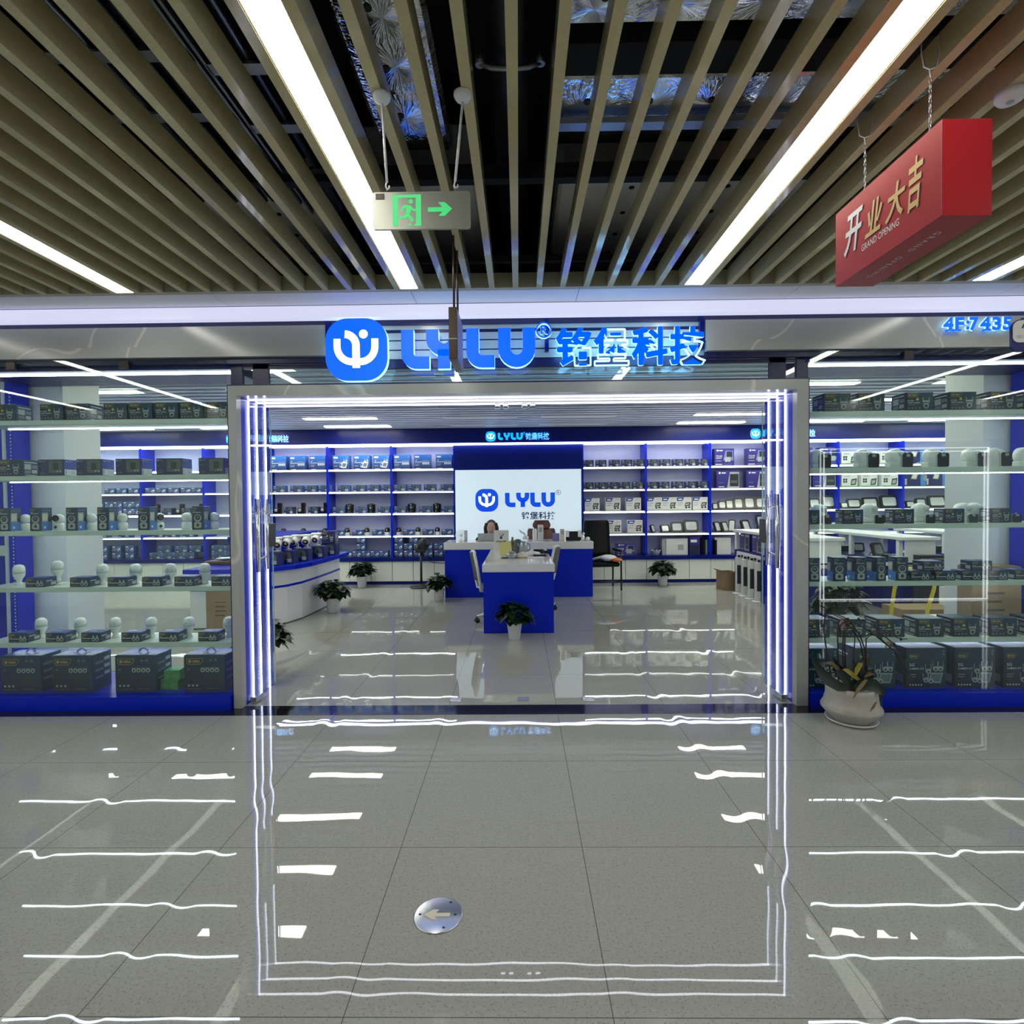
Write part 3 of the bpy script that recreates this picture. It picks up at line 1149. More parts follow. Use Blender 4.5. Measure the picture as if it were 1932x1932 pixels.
# ================================================================== printed cartons and goods
class Face:
    def __init__(s, mb, fr):
        s.mb, s.fr = mb, fr

    def p(s, a, b, c=0):
        o, u, v, n = s.fr
        return o+u*a+v*b+n*c

    def rect(s, x0, y0, x1, y1, mt, c=0):
        s.mb.face([s.p(x0, y0, c), s.p(x1, y0, c), s.p(x1, y1, c), s.p(x0, y1, c)], mt)

    def poly(s, pts, mt, c=0):
        s.mb.face([s.p(a, b, c) for a, b in pts], mt)

    def circ(s, x, y, r, mt, c=0, k=14, sy=1):
        s.poly([(x+r*cos(2*pi*i/k), y+sy*r*sin(2*pi*i/k)) for i in range(k)], mt, c)

    def text(s, t, x, y, w=None, h=None, mt='print_white', c=0, off=.01):
        put_text(s.mb, t, shift(s.fr, x, y, c), w, h, mt, off=off, res=2)

    def badge(s, x, y, w, h, word=True):
        s.poly([(x, y+h), (x, y+h*.3), (x+w*.08, y), (x+w*.8, y), (x+w*.97, y+h*.45), (x+w, y+h)], 'print_gold')
        s.poly([(x+w*.03, y+h*.93), (x+w*.03, y+h*.3), (x+w*.1, y+h*.08), (x+w*.78, y+h*.08), (x+w*.94, y+h*.45), (x+w*.97, y+h*.93)], 'print_dark', .0004)
        s.circ(x+w*.2, y+h*.52, h*.26, 'print_gold', .0008)
        lylu(s.mb, shift(s.fr, x+w*.36, y+h*.3, .0008), w*.44, h*.42, 'print_gold')

    def antenna_cam(s, x, y, w, h, c=0):
        for k in (.08, .84):
            s.rect(x+w*k, y+h*.5, x+w*(k+.08), y+h, 'print_grey', c)
        s.rect(x+w*.08, y+h*.58, x+w*.92, y+h*.74, 'print_grey', c+.0003)
        s.rect(x+w*.22, y+h*.46, x+w*.78, y+h*.58, 'print_dark', c+.0003)
        s.circ(x+w*.5, y+h*.27, w*.34, 'print_grey', c+.0004)
        s.rect(x+w*.2, y+h*.28, x+w*.8, y+h*.5, 'print_grey', c+.0005)
        s.circ(x+w*.5, y+h*.25, w*.2, 'print_dark', c+.0008)

    def icons(s, x, y, n, d, mt='print_mid'):
        for i in range(n):
            s.rect(x+i*d, y, x+i*d+d*.5, y+d*.5, mt)


def carton_faces(mb, w, d, h, e=.0009):
    X, Y, Z = Vector((1, 0, 0)), Vector((0, 1, 0)), Vector((0, 0, 1))
    F = Face(mb, (Vector((-w/2, -d/2-e, 0)), X, Z, -Y))
    R_ = Face(mb, (Vector((w/2+e, -d/2, 0)), Y, Z, X))
    L_ = Face(mb, (Vector((-w/2-e, d/2, 0)), -Y, Z, -X))
    T = Face(mb, (Vector((-w/2, -d/2, h+e)), X, Y, Z))
    return F, R_, L_, T


def carton(name, w, d, h, body, paint):
    def f():
        mb = MB().rbox(-w/2, -d/2, 0, w/2, d/2, h, body, .0025)
        paint(w, d, h, *carton_faces(mb, w, d, h))
        return mb.build(name)
    k = Kind(f)
    k.size = (w, d, h)
    return k


def side_print(S, d, h):
    S.rect(d*.12, h*.82, d*.85, h*.86, 'print_white')
    S.rect(d*.12, h*.42, d*.5, h*.74, 'print_grey')
    S.rect(d*.55, h*.50, d*.88, h*.68, 'print_mid')
    S.rect(d*.14, h*.18, d*.48, h*.36, 'print_mid')
    S.rect(d*.55, h*.2, d*.85, h*.4, 'print_grey')
    S.rect(d*.16, h*.06, d*.8, h*.09, 'print_white')


def p_ip(w, d, h, F, R_, L_, T):               # badge carton with the two-antenna camera
    F.badge(w*.05, h*.73, w*.40, h*.22)
    F.circ(w*.41, h*.62, h*.075, 'print_yellow', k=10)
    F.text('IP WIFI', w*.06, h*.50, None, h*.075)
    F.text('SMART CAMERA', w*.06, h*.40, w*.44, None)
    F.rect(w*.06, h*.29, w*.34, h*.335, 'print_mid')
    F.icons(w*.07, h*.10, 4, w*.13)
    F.antenna_cam(w*.58, h*.10, w*.30, h*.62)
    side_print(R_, d, h)
    side_print(L_, d, h)
    T.rect(w*.1, d*.3, w*.6, d*.6, 'print_mid')


def p_land(w, d, h, F, R_, L_, T):             # landscape navy carton with a garden picture
    F.circ(w*.07, h*.88, h*.05, 'print_grey')
    F.text('LYLU', w*.12, h*.845, w*.14, None, 'print_grey')
    F.rect(w*.05, h*.56, w*.13, h*.6, 'print_mid')
    F.rect(w*.05, h*.12, w*.26, h*.16, 'print_mid')
    F.rect(w*.05, h*.22, w*.22, h*.245, 'print_mid')
    F.rect(w*.42, h*.18, w*.95, h*.93, 'print_scene')
    F.rect(w*.58, h*.36, w*.80, h*.78, 'print_dark', .0004)
    F.circ(w*.76, h*.27, h*.055, 'print_grey', .0006)
    F.circ(w*.87, h*.27, h*.055, 'print_grey', .0006)
    for S in (R_, L_):
        S.rect(0.002, .002, d-.002, h-.002, 'print_blue')
        S.circ(d*.2, h*.87, h*.05, 'print_grey', .0005)
        S.text('LYLU', d*.32, h*.84, d*.3, None, 'print_grey', .0005)
        S.rect(d*.05, h*.04, d*.93, h*.40, 'print_white', .0005)
        S.rect(d*.12, h*.10, d*.16, h*.34, 'print_dark', .001)
        S.rect(d*.5, h*.14, d*.9, h*.17, 'print_grey', .001)
        S.rect(d*.5, h*.24, d*.8, h*.27, 'print_grey', .001)


def p_tall(w, d, h, F, R_, L_, T):             # upright carton, double-round camera
    F.badge(w*.08, h*.86, w*.4, h*.085)
    F.rect(w*.08, h*.79, w*.3, h*.815, 'print_grey')
    F.rect(w*.08, h*.735, w*.78, h*.755, 'print_white')
    F.circ(w*.5, h*.50, w*.33, 'print_grey', k=20)
    F.circ(w*.5, h*.52, w*.23, 'print_dark', .0004, 20)
    F.circ(w*.5, h*.53, w*.10, 'print_grey', .0008)
    F.circ(w*.5, h*.53, w*.07, 'lens', .0011)
    F.poly(arc(w*.5-w*.2, h*.13, w*.12, 180, 270)+arc(w*.5+w*.2, h*.13, w*.12, 270, 360)+arc(w*.5+w*.2, h*.27, w*.12, 0, 90)+arc(w*.5-w*.2, h*.27, w*.12, 90, 180), 'print_grey', .0002)
    F.poly([(w*.5, h*.12), (w*.66, h*.20), (w*.5, h*.28), (w*.34, h*.20)], 'print_dark', .0006)
    for S in (R_, L_):
        S.rect(.001, .001, d-.001, h*.40, 'print_sky')
        S.icons(d*.12, h*.85, 4, d*.19, 'print_lilac')
        S.rect(d*.06, h*.40, d*.60, h*.78, 'print_grey', .0004)
        S.rect(d*.12, h*.45, d*.52, h*.72, 'paper_cream', .0008)
        S.circ(d*.74, h*.48, d*.18, 'print_dark', .0004)
        S.circ(d*.3, h*.15, d*.1, 'print_white', .0006)


def p_bulb(w, d, h, F, R_, L_, T):             # flat carton with two bulb cameras
    F.badge(w*.04, h*.66, w*.32, h*.27)
    F.rect(w*.05, h*.50, w*.18, h*.56, 'print_grey')
    F.rect(w*.05, h*.36, w*.52, h*.42, 'print_white')
    F.rect(w*.05, h*.14, w*.4, h*.19, 'print_mid')
    for k in (.64, .83):
        F.circ(w*k, h*.30, h*.20, 'print_grey')
        F.poly([(w*k-h*.19, h*.36), (w*k+h*.19, h*.36), (w*k, h*.80)], 'print_grey', .0003)
        F.circ(w*k, h*.28, h*.10, 'print_dark', .0006)
    for S in (R_, L_):
        S.rect(d*.1, h*.6, d*.6, h*.66, 'print_white')
        S.rect(d*.5, h*.14, d*.92, h*.50, 'print_grey')
    T.rect(w*.05, d*.05, w*.95, d*.95, 'print_blue')
    T.rect(w*.12, d*.5, w*.5, d*.7, 'print_grey', .0005)


def p_big(w, d, h, F, R_, L_, T):              # large carton with four cameras in a row
    F.badge(w*.07, h*.74, w*.40, h*.17)
    F.text('AI', w*.09, h*.59, None, h*.04, 'print_grey')
    for k in (.62, .74):
        F.rect(w*k, h*.83, w*(k+.07), h*.86, 'print_mid')
        F.circ(w*k+w*.035, h*.88, w*.018, 'print_mid')
    for i in range(4):
        x = w*(.46+i*.115)
        F.rect(x-.012, h*.55, x-.008, h*.67, 'print_grey')
        F.rect(x+.008, h*.55, x+.012, h*.67, 'print_grey')
        F.circ(x, h*.59, .017, 'print_grey', .0003)
        F.rect(x-.013, h*.60, x+.013, h*.635, 'print_grey', .0004)
        F.circ(x, h*.585, .008, 'print_dark', .0007)
    F.rect(w*.52, h*.30, w*.88, h*.40, 'print_dark')
    F.icons(w*.09, h*.14, 3, w*.10, 'print_grey')
    F.icons(w*.05, h*.06, 8, w*.05, 'print_mid')
    F.icons(w*.55, h*.07, 6, w*.05, 'print_mid')
    for S in (R_, L_):
        for i in range(3):
            S.rect(d*.12, h*(.32+i*.2), d*.55, h*(.38+i*.2), 'print_mid')
            S.rect(d*.6, h*(.36+i*.2), d*.9, h*(.45+i*.2), 'print_grey')
    T.rect(w*.03, d*.03, w*.97, d*.97, 'print_blue')
    T.rect(w*.05, d*.05, w*.95, d*.35, 'print_lilac', .0005)


def p_kit(w, d, h, F, R_, L_, T):              # 5G camera kit
    F.badge(w*.09, h*.74, w*.23, h*.11)
    F.text('5G', w*.09, h*.54, w*.12, None)
    F.text('CAMERA KIT', w*.09, h*.46, w*.36, None)
    F.rect(w*.09, h*.33, w*.26, h*.345, 'print_grey')
    F.rect(w*.09, h*.27, w*.24, h*.285, 'print_grey')
    F.icons(w*.09, h*.06, 5, w*.07, 'print_white')
    F.poly([(w*.56, h*.14), (w*.86, h*.12), (w*.92, h*.38), (w*.62, h*.38)], 'print_grey')
    F.poly([(w*.59, h*.17), (w*.84, h*.15), (w*.89, h*.35), (w*.64, h*.35)], 'print_mid', .0004)
    for (x, y) in ((.50, .20), (.56, .42), (.74, .48), (.86, .48), (.62, .18)):
        F.rect(w*x-.024, h*y, w*x-.020, h*y+.055, 'print_grey', .0003)
        F.rect(w*x+.016, h*y, w*x+.020, h*y+.055, 'print_grey', .0003)
        F.circ(w*x, h*y, .020, 'print_grey', .0006)
        F.circ(w*x, h*y-.004, .008, 'print_dark', .0009)
    F.circ(w*.93, h*.92, .008, 'print_mid')
    F.circ(w*.93, h*.84, .008, 'print_mid')
    for S in (R_, L_):
        S.rect(d*.1, h*.75, d*.6, h*.79, 'print_white')
        S.rect(d*.1, h*.68, d*.5, h*.71, 'print_grey')
        S.rect(d*.5, h*.1, d*.9, h*.3, 'print_mid')
    T.rect(w*.02, d*.02, w*.98, d*.98, 'print_blue')
    T.rect(w*.02, d*.02, w*.98, d*.22, 'print_lilac', .0005)
    T.rect(w*.5, d*.4, w*.9, d*.7, 'print_lilac', .0005)


def p_small(w, d, h, F, R_, L_, T):            # small landscape carton of the rear shelves
    F.rect(w*.06, h*.78, w*.22, h*.9, 'print_grey')
    F.rect(w*.06, h*.58, w*.28, h*.63, 'print_grey')
    F.rect(w*.06, h*.44, w*.24, h*.48, 'print_mid')
    F.rect(w*.06, h*.08, w*.24, h*.16, 'print_white')
    F.circ(w*.62, h*.6, h*.34, 'print_scene', k=18)
    F.rect(w*.62, h*.10, w*.88, h*.38, 'print_grey', .0006)
    F.rect(w*.5, h*.4, w*.62, h*.7, 'print_dark', .0006)


def p_bullet(w, d, h, F, R_, L_, T):           # small carton with a white bullet camera
    F.rect(w*.06, h*.76, w*.34, h*.9, 'print_white')
    F.rect(w*.06, h*.5, w*.45, h*.58, 'print_grey')
    F.rect(w*.06, h*.3, w*.4, h*.36, 'print_grey')
    F.poly([(w*.55, h*.35), (w*.75, h*.18), (w*.92, h*.45), (w*.88, h*.72), (w*.70, h*.62)], 'print_white', .0004)
    F.circ(w*.74, h*.36, h*.10, 'print_dark', .0008)


def p_kitblue(w, d, h, F, R_, L_, T):          # large blue carton, four cameras
    F.rect(w*.06, h*.78, w*.32, h*.9, 'print_white')
    F.poly([(w*.08, h*.56), (w*.17, h*.66), (w*.2, h*.66), (w*.12, h*.54)], 'print_white')
    F.rect(w*.06, h*.46, w*.5, h*.5, 'print_white')
    F.rect(w*.06, h*.22, w*.3, h*.26, 'print_grey')
    F.rect(w*.06, h*.32, w*.34, h*.35, 'print_grey')
    for i in range(4):
        x = w*(.56+i*.11)
        F.circ(x, h*.34, w*.046, 'print_white', .0003)
        F.rect(x-w*.04, h*.34, x+w*.04, h*.46, 'print_white', .0004)
        F.rect(x-w*.035, h*.44, x-w*.025, h*.6, 'print_white')
        F.rect(x+w*.025, h*.44, x+w*.035, h*.6, 'print_white')
        F.circ(x, h*.34, w*.018, 'print_dark', .0007)
    F.rect(w*.1, h*.02, w*.4, h*.05, 'print_white')
    F.icons(w*.88, h*.86, 2, w*.05, 'print_white')


def p_kittab(w, d, h, F, R_, L_, T):           # large blue carton, cameras round a tablet
    F.rect(w*.06, h*.78, w*.32, h*.9, 'print_white')
    F.poly([(w*.08, h*.56), (w*.17, h*.66), (w*.2, h*.66), (w*.12, h*.54)], 'print_white')
    F.rect(w*.06, h*.46, w*.5, h*.5, 'print_white')
    F.rect(w*.06, h*.22, w*.3, h*.26, 'print_grey')
    F.poly([(w*.52, h*.12), (w*.82, h*.10), (w*.92, h*.52), (w*.6, h*.56)], 'print_white')
    F.poly([(w*.58, h*.2), (w*.78, h*.18), (w*.85, h*.42), (w*.63, h*.45)], 'print_mid', .0004)
    for x, y in ((.48, .2), (.55, .42), (.72, .58), (.86, .62)):
        F.circ(w*x, h*y, w*.05, 'print_white', .0007)
        F.rect(w*x-w*.035, h*y, w*x-w*.022, h*y+h*.18, 'print_white', .0007)
        F.circ(w*x, h*y, w*.018, 'print_dark', .001)
    F.rect(w*.1, h*.02, w*.4, h*.05, 'print_white')
    F.icons(w*.88, h*.86, 2, w*.05, 'print_white')


def p_white(w, d, h, F, R_, L_, T):            # white carton, blue flag, lamp picture
    F.poly([(0.002, h*.72), (0.002, h-.002), (w*.50, h-.002), (w*.38, h*.72)], 'print_blue')
    F.rect(w*.10, h*.80, w*.36, h*.9, 'print_white', .0005)
    F.icons(w*.66, h*.86, 3, w*.1, 'print_grey')
    F.rect(w*.06, h*.55, w*.42, h*.6, 'print_grey')
    F.rect(w*.06, h*.4, w*.36, h*.43, 'print_mid')
    F.poly([(w*.52, h*.30), (w*.88, h*.34), (w*.94, h*.62), (w*.60, h*.60)], 'print_dark')
    F.poly([(w*.58, h*.37), (w*.82, h*.40), (w*.86, h*.55), (w*.63, h*.54)], 'print_grey', .0005)
    F.rect(w*.56, h*.16, w*.70, h*.28, 'print_dark')
    F.rect(w*.76, h*.18, w*.9, h*.3, 'print_dark')
    F.rect(.002, .002, w-.002, h*.05, 'print_green')


def p_qr(w, d, h, F, R_, L_, T):               # white carton with four dark squares
    for a, b in ((.1, .5), (.24, .5), (.1, .32), (.24, .32)):
        F.rect(w*a, h*b, w*(a+.11), h*(b+.15), 'print_dark')
    F.rect(w*.12, h*.78, w*.5, h*.86, 'print_grey')
    F.poly([(w*.56, h*.12), (w*.9, h*.16), (w*.96, h*.66), (w*.62, h*.60)], 'print_dark')
    F.poly([(w*.62, h*.22), (w*.84, h*.25), (w*.88, h*.54), (w*.67, h*.5)], 'print_grey', .0005)
    F.rect(.002, .002, w-.002, h*.08, 'print_green')


def p_purple(w, d, h, F, R_, L_, T):           # solar light carton
    F.circ(w*.16, h*.88, w*.05, 'print_white')
    F.rect(w*.24, h*.85, w*.42, h*.91, 'print_white')
    F.text('SOLAR', w*.08, h*.52, w*.32, None)
    F.text('LIGHT', w*.08, h*.40, w*.3, None)
    F.rect(w*.08, h*.26, w*.36, h*.29, 'print_grey')
    F.rect(w*.06, h*.06, w*.4, h*.10, 'print_white')
    F.poly([(w*.44, h*.3), (w*.56, h*.88), (w*.94, h*.86), (w*.96, h*.3)], 'print_lilac')
    F.rect(w*.62, h*.5, w*.90, h*.82, 'print_dark', .0005)
    F.circ(w*.60, h*.36, w*.09, 'print_grey', .0008, sy=1.5)
    F.circ(w*.74, h*.36, w*.09, 'print_grey', .0008, sy=1.5)
    F.icons(w*.5, h*.06, 5, w*.085, 'print_lilac')


def p_pblack(w, d, h, F, R_, L_, T):           # purple carton with a black panel picture
    F.circ(w*.14, h*.88, w*.045, 'print_white')
    F.rect(w*.22, h*.85, w*.40, h*.91, 'print_white')
    F.rect(w*.1, h*.3, w*.3, h*.33, 'print_lilac')
    F.rect(w*.1, h*.06, w*.34, h*.1, 'print_white')
    F.poly([(w*.46, h*.02), (w*.58, h*.93), (w*.98, h*.93), (w*.98, h*.02)], 'print_grey')
    F.rect(w*.58, h*.1, w*.96, h*.82, 'print_dark', .0005)
    F.rect(w*.62, h*.3, w*.9, h*.44, 'print_scene', .001)


def p_blueflood(w, d, h, F, R_, L_, T):
    F.rect(w*.03, h*.1, w*.12, h*.55, 'print_grey')
    F.poly([(w*.3, h*.55), (w*.55, h*.5), (w*.62, h*.85), (w*.38, h*.88)], 'print_grey')
    F.poly([(w*.34, h*.6), (w*.52, h*.56), (w*.57, h*.8), (w*.41, h*.82)], 'paper_cream', .0005)
    F.rect(w*.74, h*.03, w*.98, h*.97, 'print_sky')
    F.rect(w*.06, h*.05, w*.14, h*.12, 'print_red')


def p_plain(w, d, h, F, R_, L_, T):
    F.circ(w*.5, h*.5, w*.12, 'print_dark')


def p_green(w, d, h, F, R_, L_, T):
    F.circ(w*.3, h*.45, h*.28, 'print_green')
    F.circ(w*.7, h*.45, h*.28, 'print_green')
    F.rect(w*.2, h*.2, w*.6, h*.7, 'carton_white', .0005) if h < .07 else None


CK = {
    'ip': carton('camera_carton', .178, .15, .128, 'carton_navy', p_ip),
    'ip2': carton('camera_carton', .2, .165, .138, 'carton_navy', p_ip),
    'ip3': carton('camera_carton', .15, .11, .108, 'carton_navy', p_ip),
    'land': carton('camera_carton', .196, .13, .125, 'carton_deep', p_land),
    'tall': carton('camera_carton', .088, .10, .178, 'carton_navy', p_tall),
    'bulb': carton('bulb_carton', .152, .11, .072, 'carton_navy', p_bulb),
    'small': carton('small_carton', .225, .12, .125, 'carton_small', p_small),
    'small2': carton('small_carton', .195, .12, .13, 'carton_deep', p_small),
    'bullet': carton('small_carton', .165, .12, .128, 'carton_small', p_bullet),
    'bullet2': carton('small_carton', .195, .12, .105, 'carton_small', p_bullet),
    'blue4': carton('kit_carton', .30, .16, .262, 'carton_sky', p_kitblue),
    'bluet': carton('kit_carton', .30, .16, .262, 'carton_sky', p_kittab),
    'white': carton('white_carton', .272, .12, .24, 'carton_white', p_white),
    'qr': carton('white_carton', .29, .12, .235, 'carton_white', p_qr),
    'purple': carton('solar_carton', .36, .14, .315, 'carton_purple', p_purple),
    'pblack': carton('solar_carton', .42, .14, .315, 'carton_purple', p_pblack),
    'pwide': carton('solar_carton', .35, .13, .22, 'carton_purple', p_purple),
    'blueflood': carton('solar_carton', .40, .13, .25, 'carton_deep', p_blueflood),
}


def handled(paint, w, d, h, body):
    def f():
        mb = MB().rbox(-w/2, -d/2, 0, w/2, d/2, h, body, .003)
        paint(w, d, h, *carton_faces(mb, w, d, h))
        o = mb.build('kit_carton')
        if paint is p_big:
            hd = MB()
            pts = [(-.045+.09*i/10, 0, h-.004+.034*sin(pi*i/10)) for i in range(11)]
            hd.tube(pts, .0055, 'clear_plastic', 8)
            hd.tube([(p[0], p[1], p[2]+.001) for p in pts[1:-1]], .0062, 'print_white', 8)
            hd.box(-.06, -.012, h, -.035, .012, h+.003, 'print_white')
            hd.box(.035, -.012, h, .06, .012, h+.003, 'print_white')
            hd.build('handle', o)
        return o
    k = Kind(f)
    k.size = (w, d, h)
    return k


CK['big'] = handled(p_big, .315, .19, .28, 'carton_navy')
CK['kit'] = handled(p_kit, .30, .24, .30, 'carton_navy')
LEFTW, RIGHTW = 'window with handled cartons', 'orchid window'


def row(kind, pxs, py, yf, z, desc, where, group, cat='carton', from_left=False, rz=None, step=0):
    """a row on one shelf: pxs are the centres of the fronts in the photograph, yf the plane of the fronts"""
    k = CK[kind]
    n = len(pxs)
    for i, px in enumerate(pxs):
        o_ = ORD[i if from_left else n-1-i] if n > 1 else 'only one'
        a = 0 if rz is None else (rz[i] if isinstance(rz, (list, tuple)) else rz)
        k.put((X_at(px, py, yf), yf+k.size[1]/2, z), a, f'{desc}, {o_} {where}', group, cat)


# ------------------------------------------------------------------ left display window
YF = 4.15
row('ip', [8, 97, 146, 217, 265, 314, 361, 411], 775, YF, SZ[0], 'navy carton picturing a two-antenna camera', 'from door, top shelf, left window', 'antenna camera cartons on the left top shelf')
row('ip', [20], 880, YF, SZ[1], 'gold-badged navy carton beside the landscape cartons', 'on that shelf, left window', 'gold badge carton')
row('land', [96, 168, 242, 319, 399], 880, YF, SZ[1], 'dark landscape carton with barcode side', 'from door, second shelf, left window', 'landscape cartons in the left window')
row('tall', [8, 67, 135, 194, 271, 373], 980, YF, SZ[2], 'upright carton picturing a figure-eight camera', 'from door, left window', 'upright camera cartons in the left window')
row('bulb', [66, 150, 221, 286, 347, 417], 1096, YF, SZ[3], 'flat carton with two bulb cameras', 'from door, fourth shelf, left window', 'bulb camera cartons on the left fourth shelf')
row('bulb', [34, 104, 171, 247, 318, 392], 1198, YF, SZ[4], 'flat carton with two bulb cameras', 'from door, lowest shelf, left window', 'bulb camera cartons on the left lowest shelf')
row('big', [39, 137, 256, 386], 1275, 4.12, .10, 'large handled navy carton with four cameras', 'from door, window floor', 'handled kit cartons on the window floor')


def eight_cam():
    r = empty('security_camera', (0, 0, 0), '', '')
    b = MB()
    b.lathe([(.030, 0), (.034, .006), (.036, .03), (.033, .052), (.022, .058)], 'camera_white', seg=22)
    b.build('base', r)
    h = MB()
    h.sphere((0, 0, .092), .037, 'camera_white', 20, 12)
    h.build('head', r)
    f = MB()
    f.lathe([(.024, 0), (.026, .006), (.0, .008)], 'camera_black', seg=20)
    f.v = [(x, -.030-z, .094+y) for x, y, z in f.v]
    f.add([(0, -.0372, .012), (.014, -.0372, .026), (0, -.0372, .040), (-.014, -.0372, .026)], [(0, 1, 2, 3)], 'camera_black')
    fo = f.build('face', r)
    l_ = MB()
    l_.lathe([(.009, 0), (.009, .003), (0, .005)], 'lens', seg=14)
    l_.v = [(x, -.0375-z, .096+y) for x, y, z in l_.v]
    l_.build('lens', fo)
    return r


def bulb_cam():
    r = empty('bulb_camera', (0, 0, 0), '', '')
    b = MB()
    b.lathe([(.024, 0), (.026, .004), (.024, .012), (.017, .024), (.022, .045), (.036, .068), (.040, .086), (.040, .092)], 'camera_white', seg=22)
    b.build('body', r)
    t = MB()
    t.lathe([(.041, .092), (.041, .096)], 'print_grey', seg=22)
    t.build('seam', r)
    c = MB()
    c.lathe([(.040, .096), (.040, .122), (.037, .140), (.028, .154), (.012, .161), (0, .162)], 'camera_white', seg=22)
    c.lathe([(.006, -.0415), (.006, -.040)], 'print_grey', seg=8)
    k = len(c.v)-16
    c.v[k:] = [(x, z, .118+y) for x, y, z in c.v[k:]]
    c.build('cap', r)
    return r


KE, KB = Kind(eight_cam), Kind(bulb_cam)
for i, px in enumerate([48, 111, 173, 231, 300, 352, 404]):
    KE.put((X_at(px, 985, 4.27), 4.27, SZ[2]), (pi if i not in (1, 4) else (.1 if i == 1 else .9)), f'white round camera between upright cartons, {ORD[6-i]} from the door', 'round cameras on the third shelf', 'camera')
for i, px in enumerate([36, 109, 194, 256, 322, 387]):
    hi = px == 109
    KB.put((X_at(px, 1090, 4.28), 4.28, SZ[3]+(.028 if hi else 0)), .4*(i % 3)-.3, 'white bulb camera raised on a small pedestal' if hi else f'white bulb camera on the fourth window shelf, {ORD[5-i]} from the door', 'bulb cameras on the fourth shelf', 'camera')
pb = MB()
pb.rbox(-.05, -.035, 0, .05, .035, .010, 'camera_white', .003)
pb.lathe([(.02, .010), (.016, .028)], 'camera_white')
pb.box(-.045, -.03, .010, -.005, -.01, .014, 'print_grey')
tag(pb.build('display_pedestal', None, (X_at(109, 1090, 4.28), 4.28, SZ[3])), 'small white pedestal under the raised bulb camera', 'pedestal')
for i, px in enumerate([78, 152, 218, 286, 357, 432]):
    KB.put((X_at(px, 1190, 4.29), 4.29, SZ[4]), .5*(i % 3)-.5, f'white bulb camera on the lowest window shelf, {ORD[5-i]} from the door', 'bulb cameras on the lowest shelf', 'camera')
for nm, px, z, w, h, lb in (('lo', 327, .10, .145, .078, 'lower green carton between the handled cartons'), ('hi', 329, .178, .115, .072, 'upper green carton between the handled cartons')):
    mb = MB().rbox(-w/2, -.05, 0, w/2, .05, h, 'carton_green', .002)
    p_green(w, .1, h, *carton_faces(mb, w, .1, h))
    tag(mb.build('green_carton', None, (X_at(px, 1290, 4.2), 4.21, z), -.12 if nm == 'lo' else .16), lb, 'carton', 'green cartons')

# ------------------------------------------------------------------ right display window
row('ip2', [1580, 1644, 1735.5, 1817, 1893, 1962], 760, YF, SZ[0], 'navy carton with gold badge', 'from door, top shelf, orchid window', 'badge cartons on the right top shelf', from_left=True)
row('ip3', [1528, 1610, 1706, 1801, 1890], 975, YF, SZ[2], 'navy carton between solar lamps', 'from door, third shelf, orchid window', 'badge cartons on the right third shelf', from_left=True)
row('tall', [1537, 1585, 1624, 1660, 1703], 1078, YF, SZ[3], 'upright carton with figure-eight camera', 'from door, orchid window', 'upright camera cartons in the orchid window', from_left=True, rz=[0, -.1, .05, .25, -.05])
row('bulb', [1737, 1784, 1834, 1883], 1088, YF, SZ[3], 'flat bulb-camera carton at the bottom of its pile', 'from door, orchid window', 'lower flat cartons in the orchid window', from_left=True)
row('bulb', [1760, 1853], 1070, YF+.005, SZ[3]+.0725, 'flat bulb-camera carton lying on others', 'to the door, orchid window', 'upper flat cartons in the orchid window', from_left=True, rz=[.04, -.04])
row('bulb', [1930], 1088, YF+.03, SZ[3], 'flat carton apart from the piles, orchid window', 'of its kind', 'lone flat carton', rz=.15)
row('ip2', [1541, 1609, 1682, 1756, 1823, 1894, 1966], 1188, YF, SZ[4], 'navy carton with gold badge', 'from door, lowest shelf, orchid window', 'badge cartons on the right lowest shelf', from_left=True)
row('kit', [1543, 1652, 1747, 1839, 1931], 1270, 4.12, .10, 'large navy camera kit carton on the window floor', 'from the door', 'camera kit cartons on the window floor', from_left=True)


def solar_lamp():
    r = empty('solar_lamp', (0, 0, 0), '', '')
    b = MB()
    b.rbox(-.062, -.025, 0, .062, .04, .045, 'camera_white', .008)
    b.lathe([(.064, 0), (.064, .04), (.055, .052), (.03, .060), (0, .062)], 'camera_white', seg=24)
    k = len(b.v)-24*5
    b.v[k:] = [(x, .03-z, .085+y) for x, y, z in b.v[k:]]
    b.build('shell', r)
    g = MB()
    g.sphere((.022, -.026, .108), .026, 'lamp_glass', 14, 8, 1.0)
    g.build('lens', r)
    p = MB()
    return r


def solar_panel():
    r = empty('solar_module', (0, 0, 0), '', '')
    b = MB()
    b.prism(rrect(-.042, 0, .042, .104, .014, 4), FR((0, -.012, 0)), .02, 'camera_black', 'print_grey')
    b.build('panel', r)
    f = MB()
    f.rbox(-.014, -.018, .078, .014, -.0125, .098, 'print_grey', .002)
    f.build('clip', r)
    c = MB()
    c.tube([(.0, .008, .09), (.015, .02, .115), (.04, .04, .11), (.055, .055, .05), (.07, .06, .006)], .0028, 'camera_white', 6)
    c.build('cable', r)
    return r


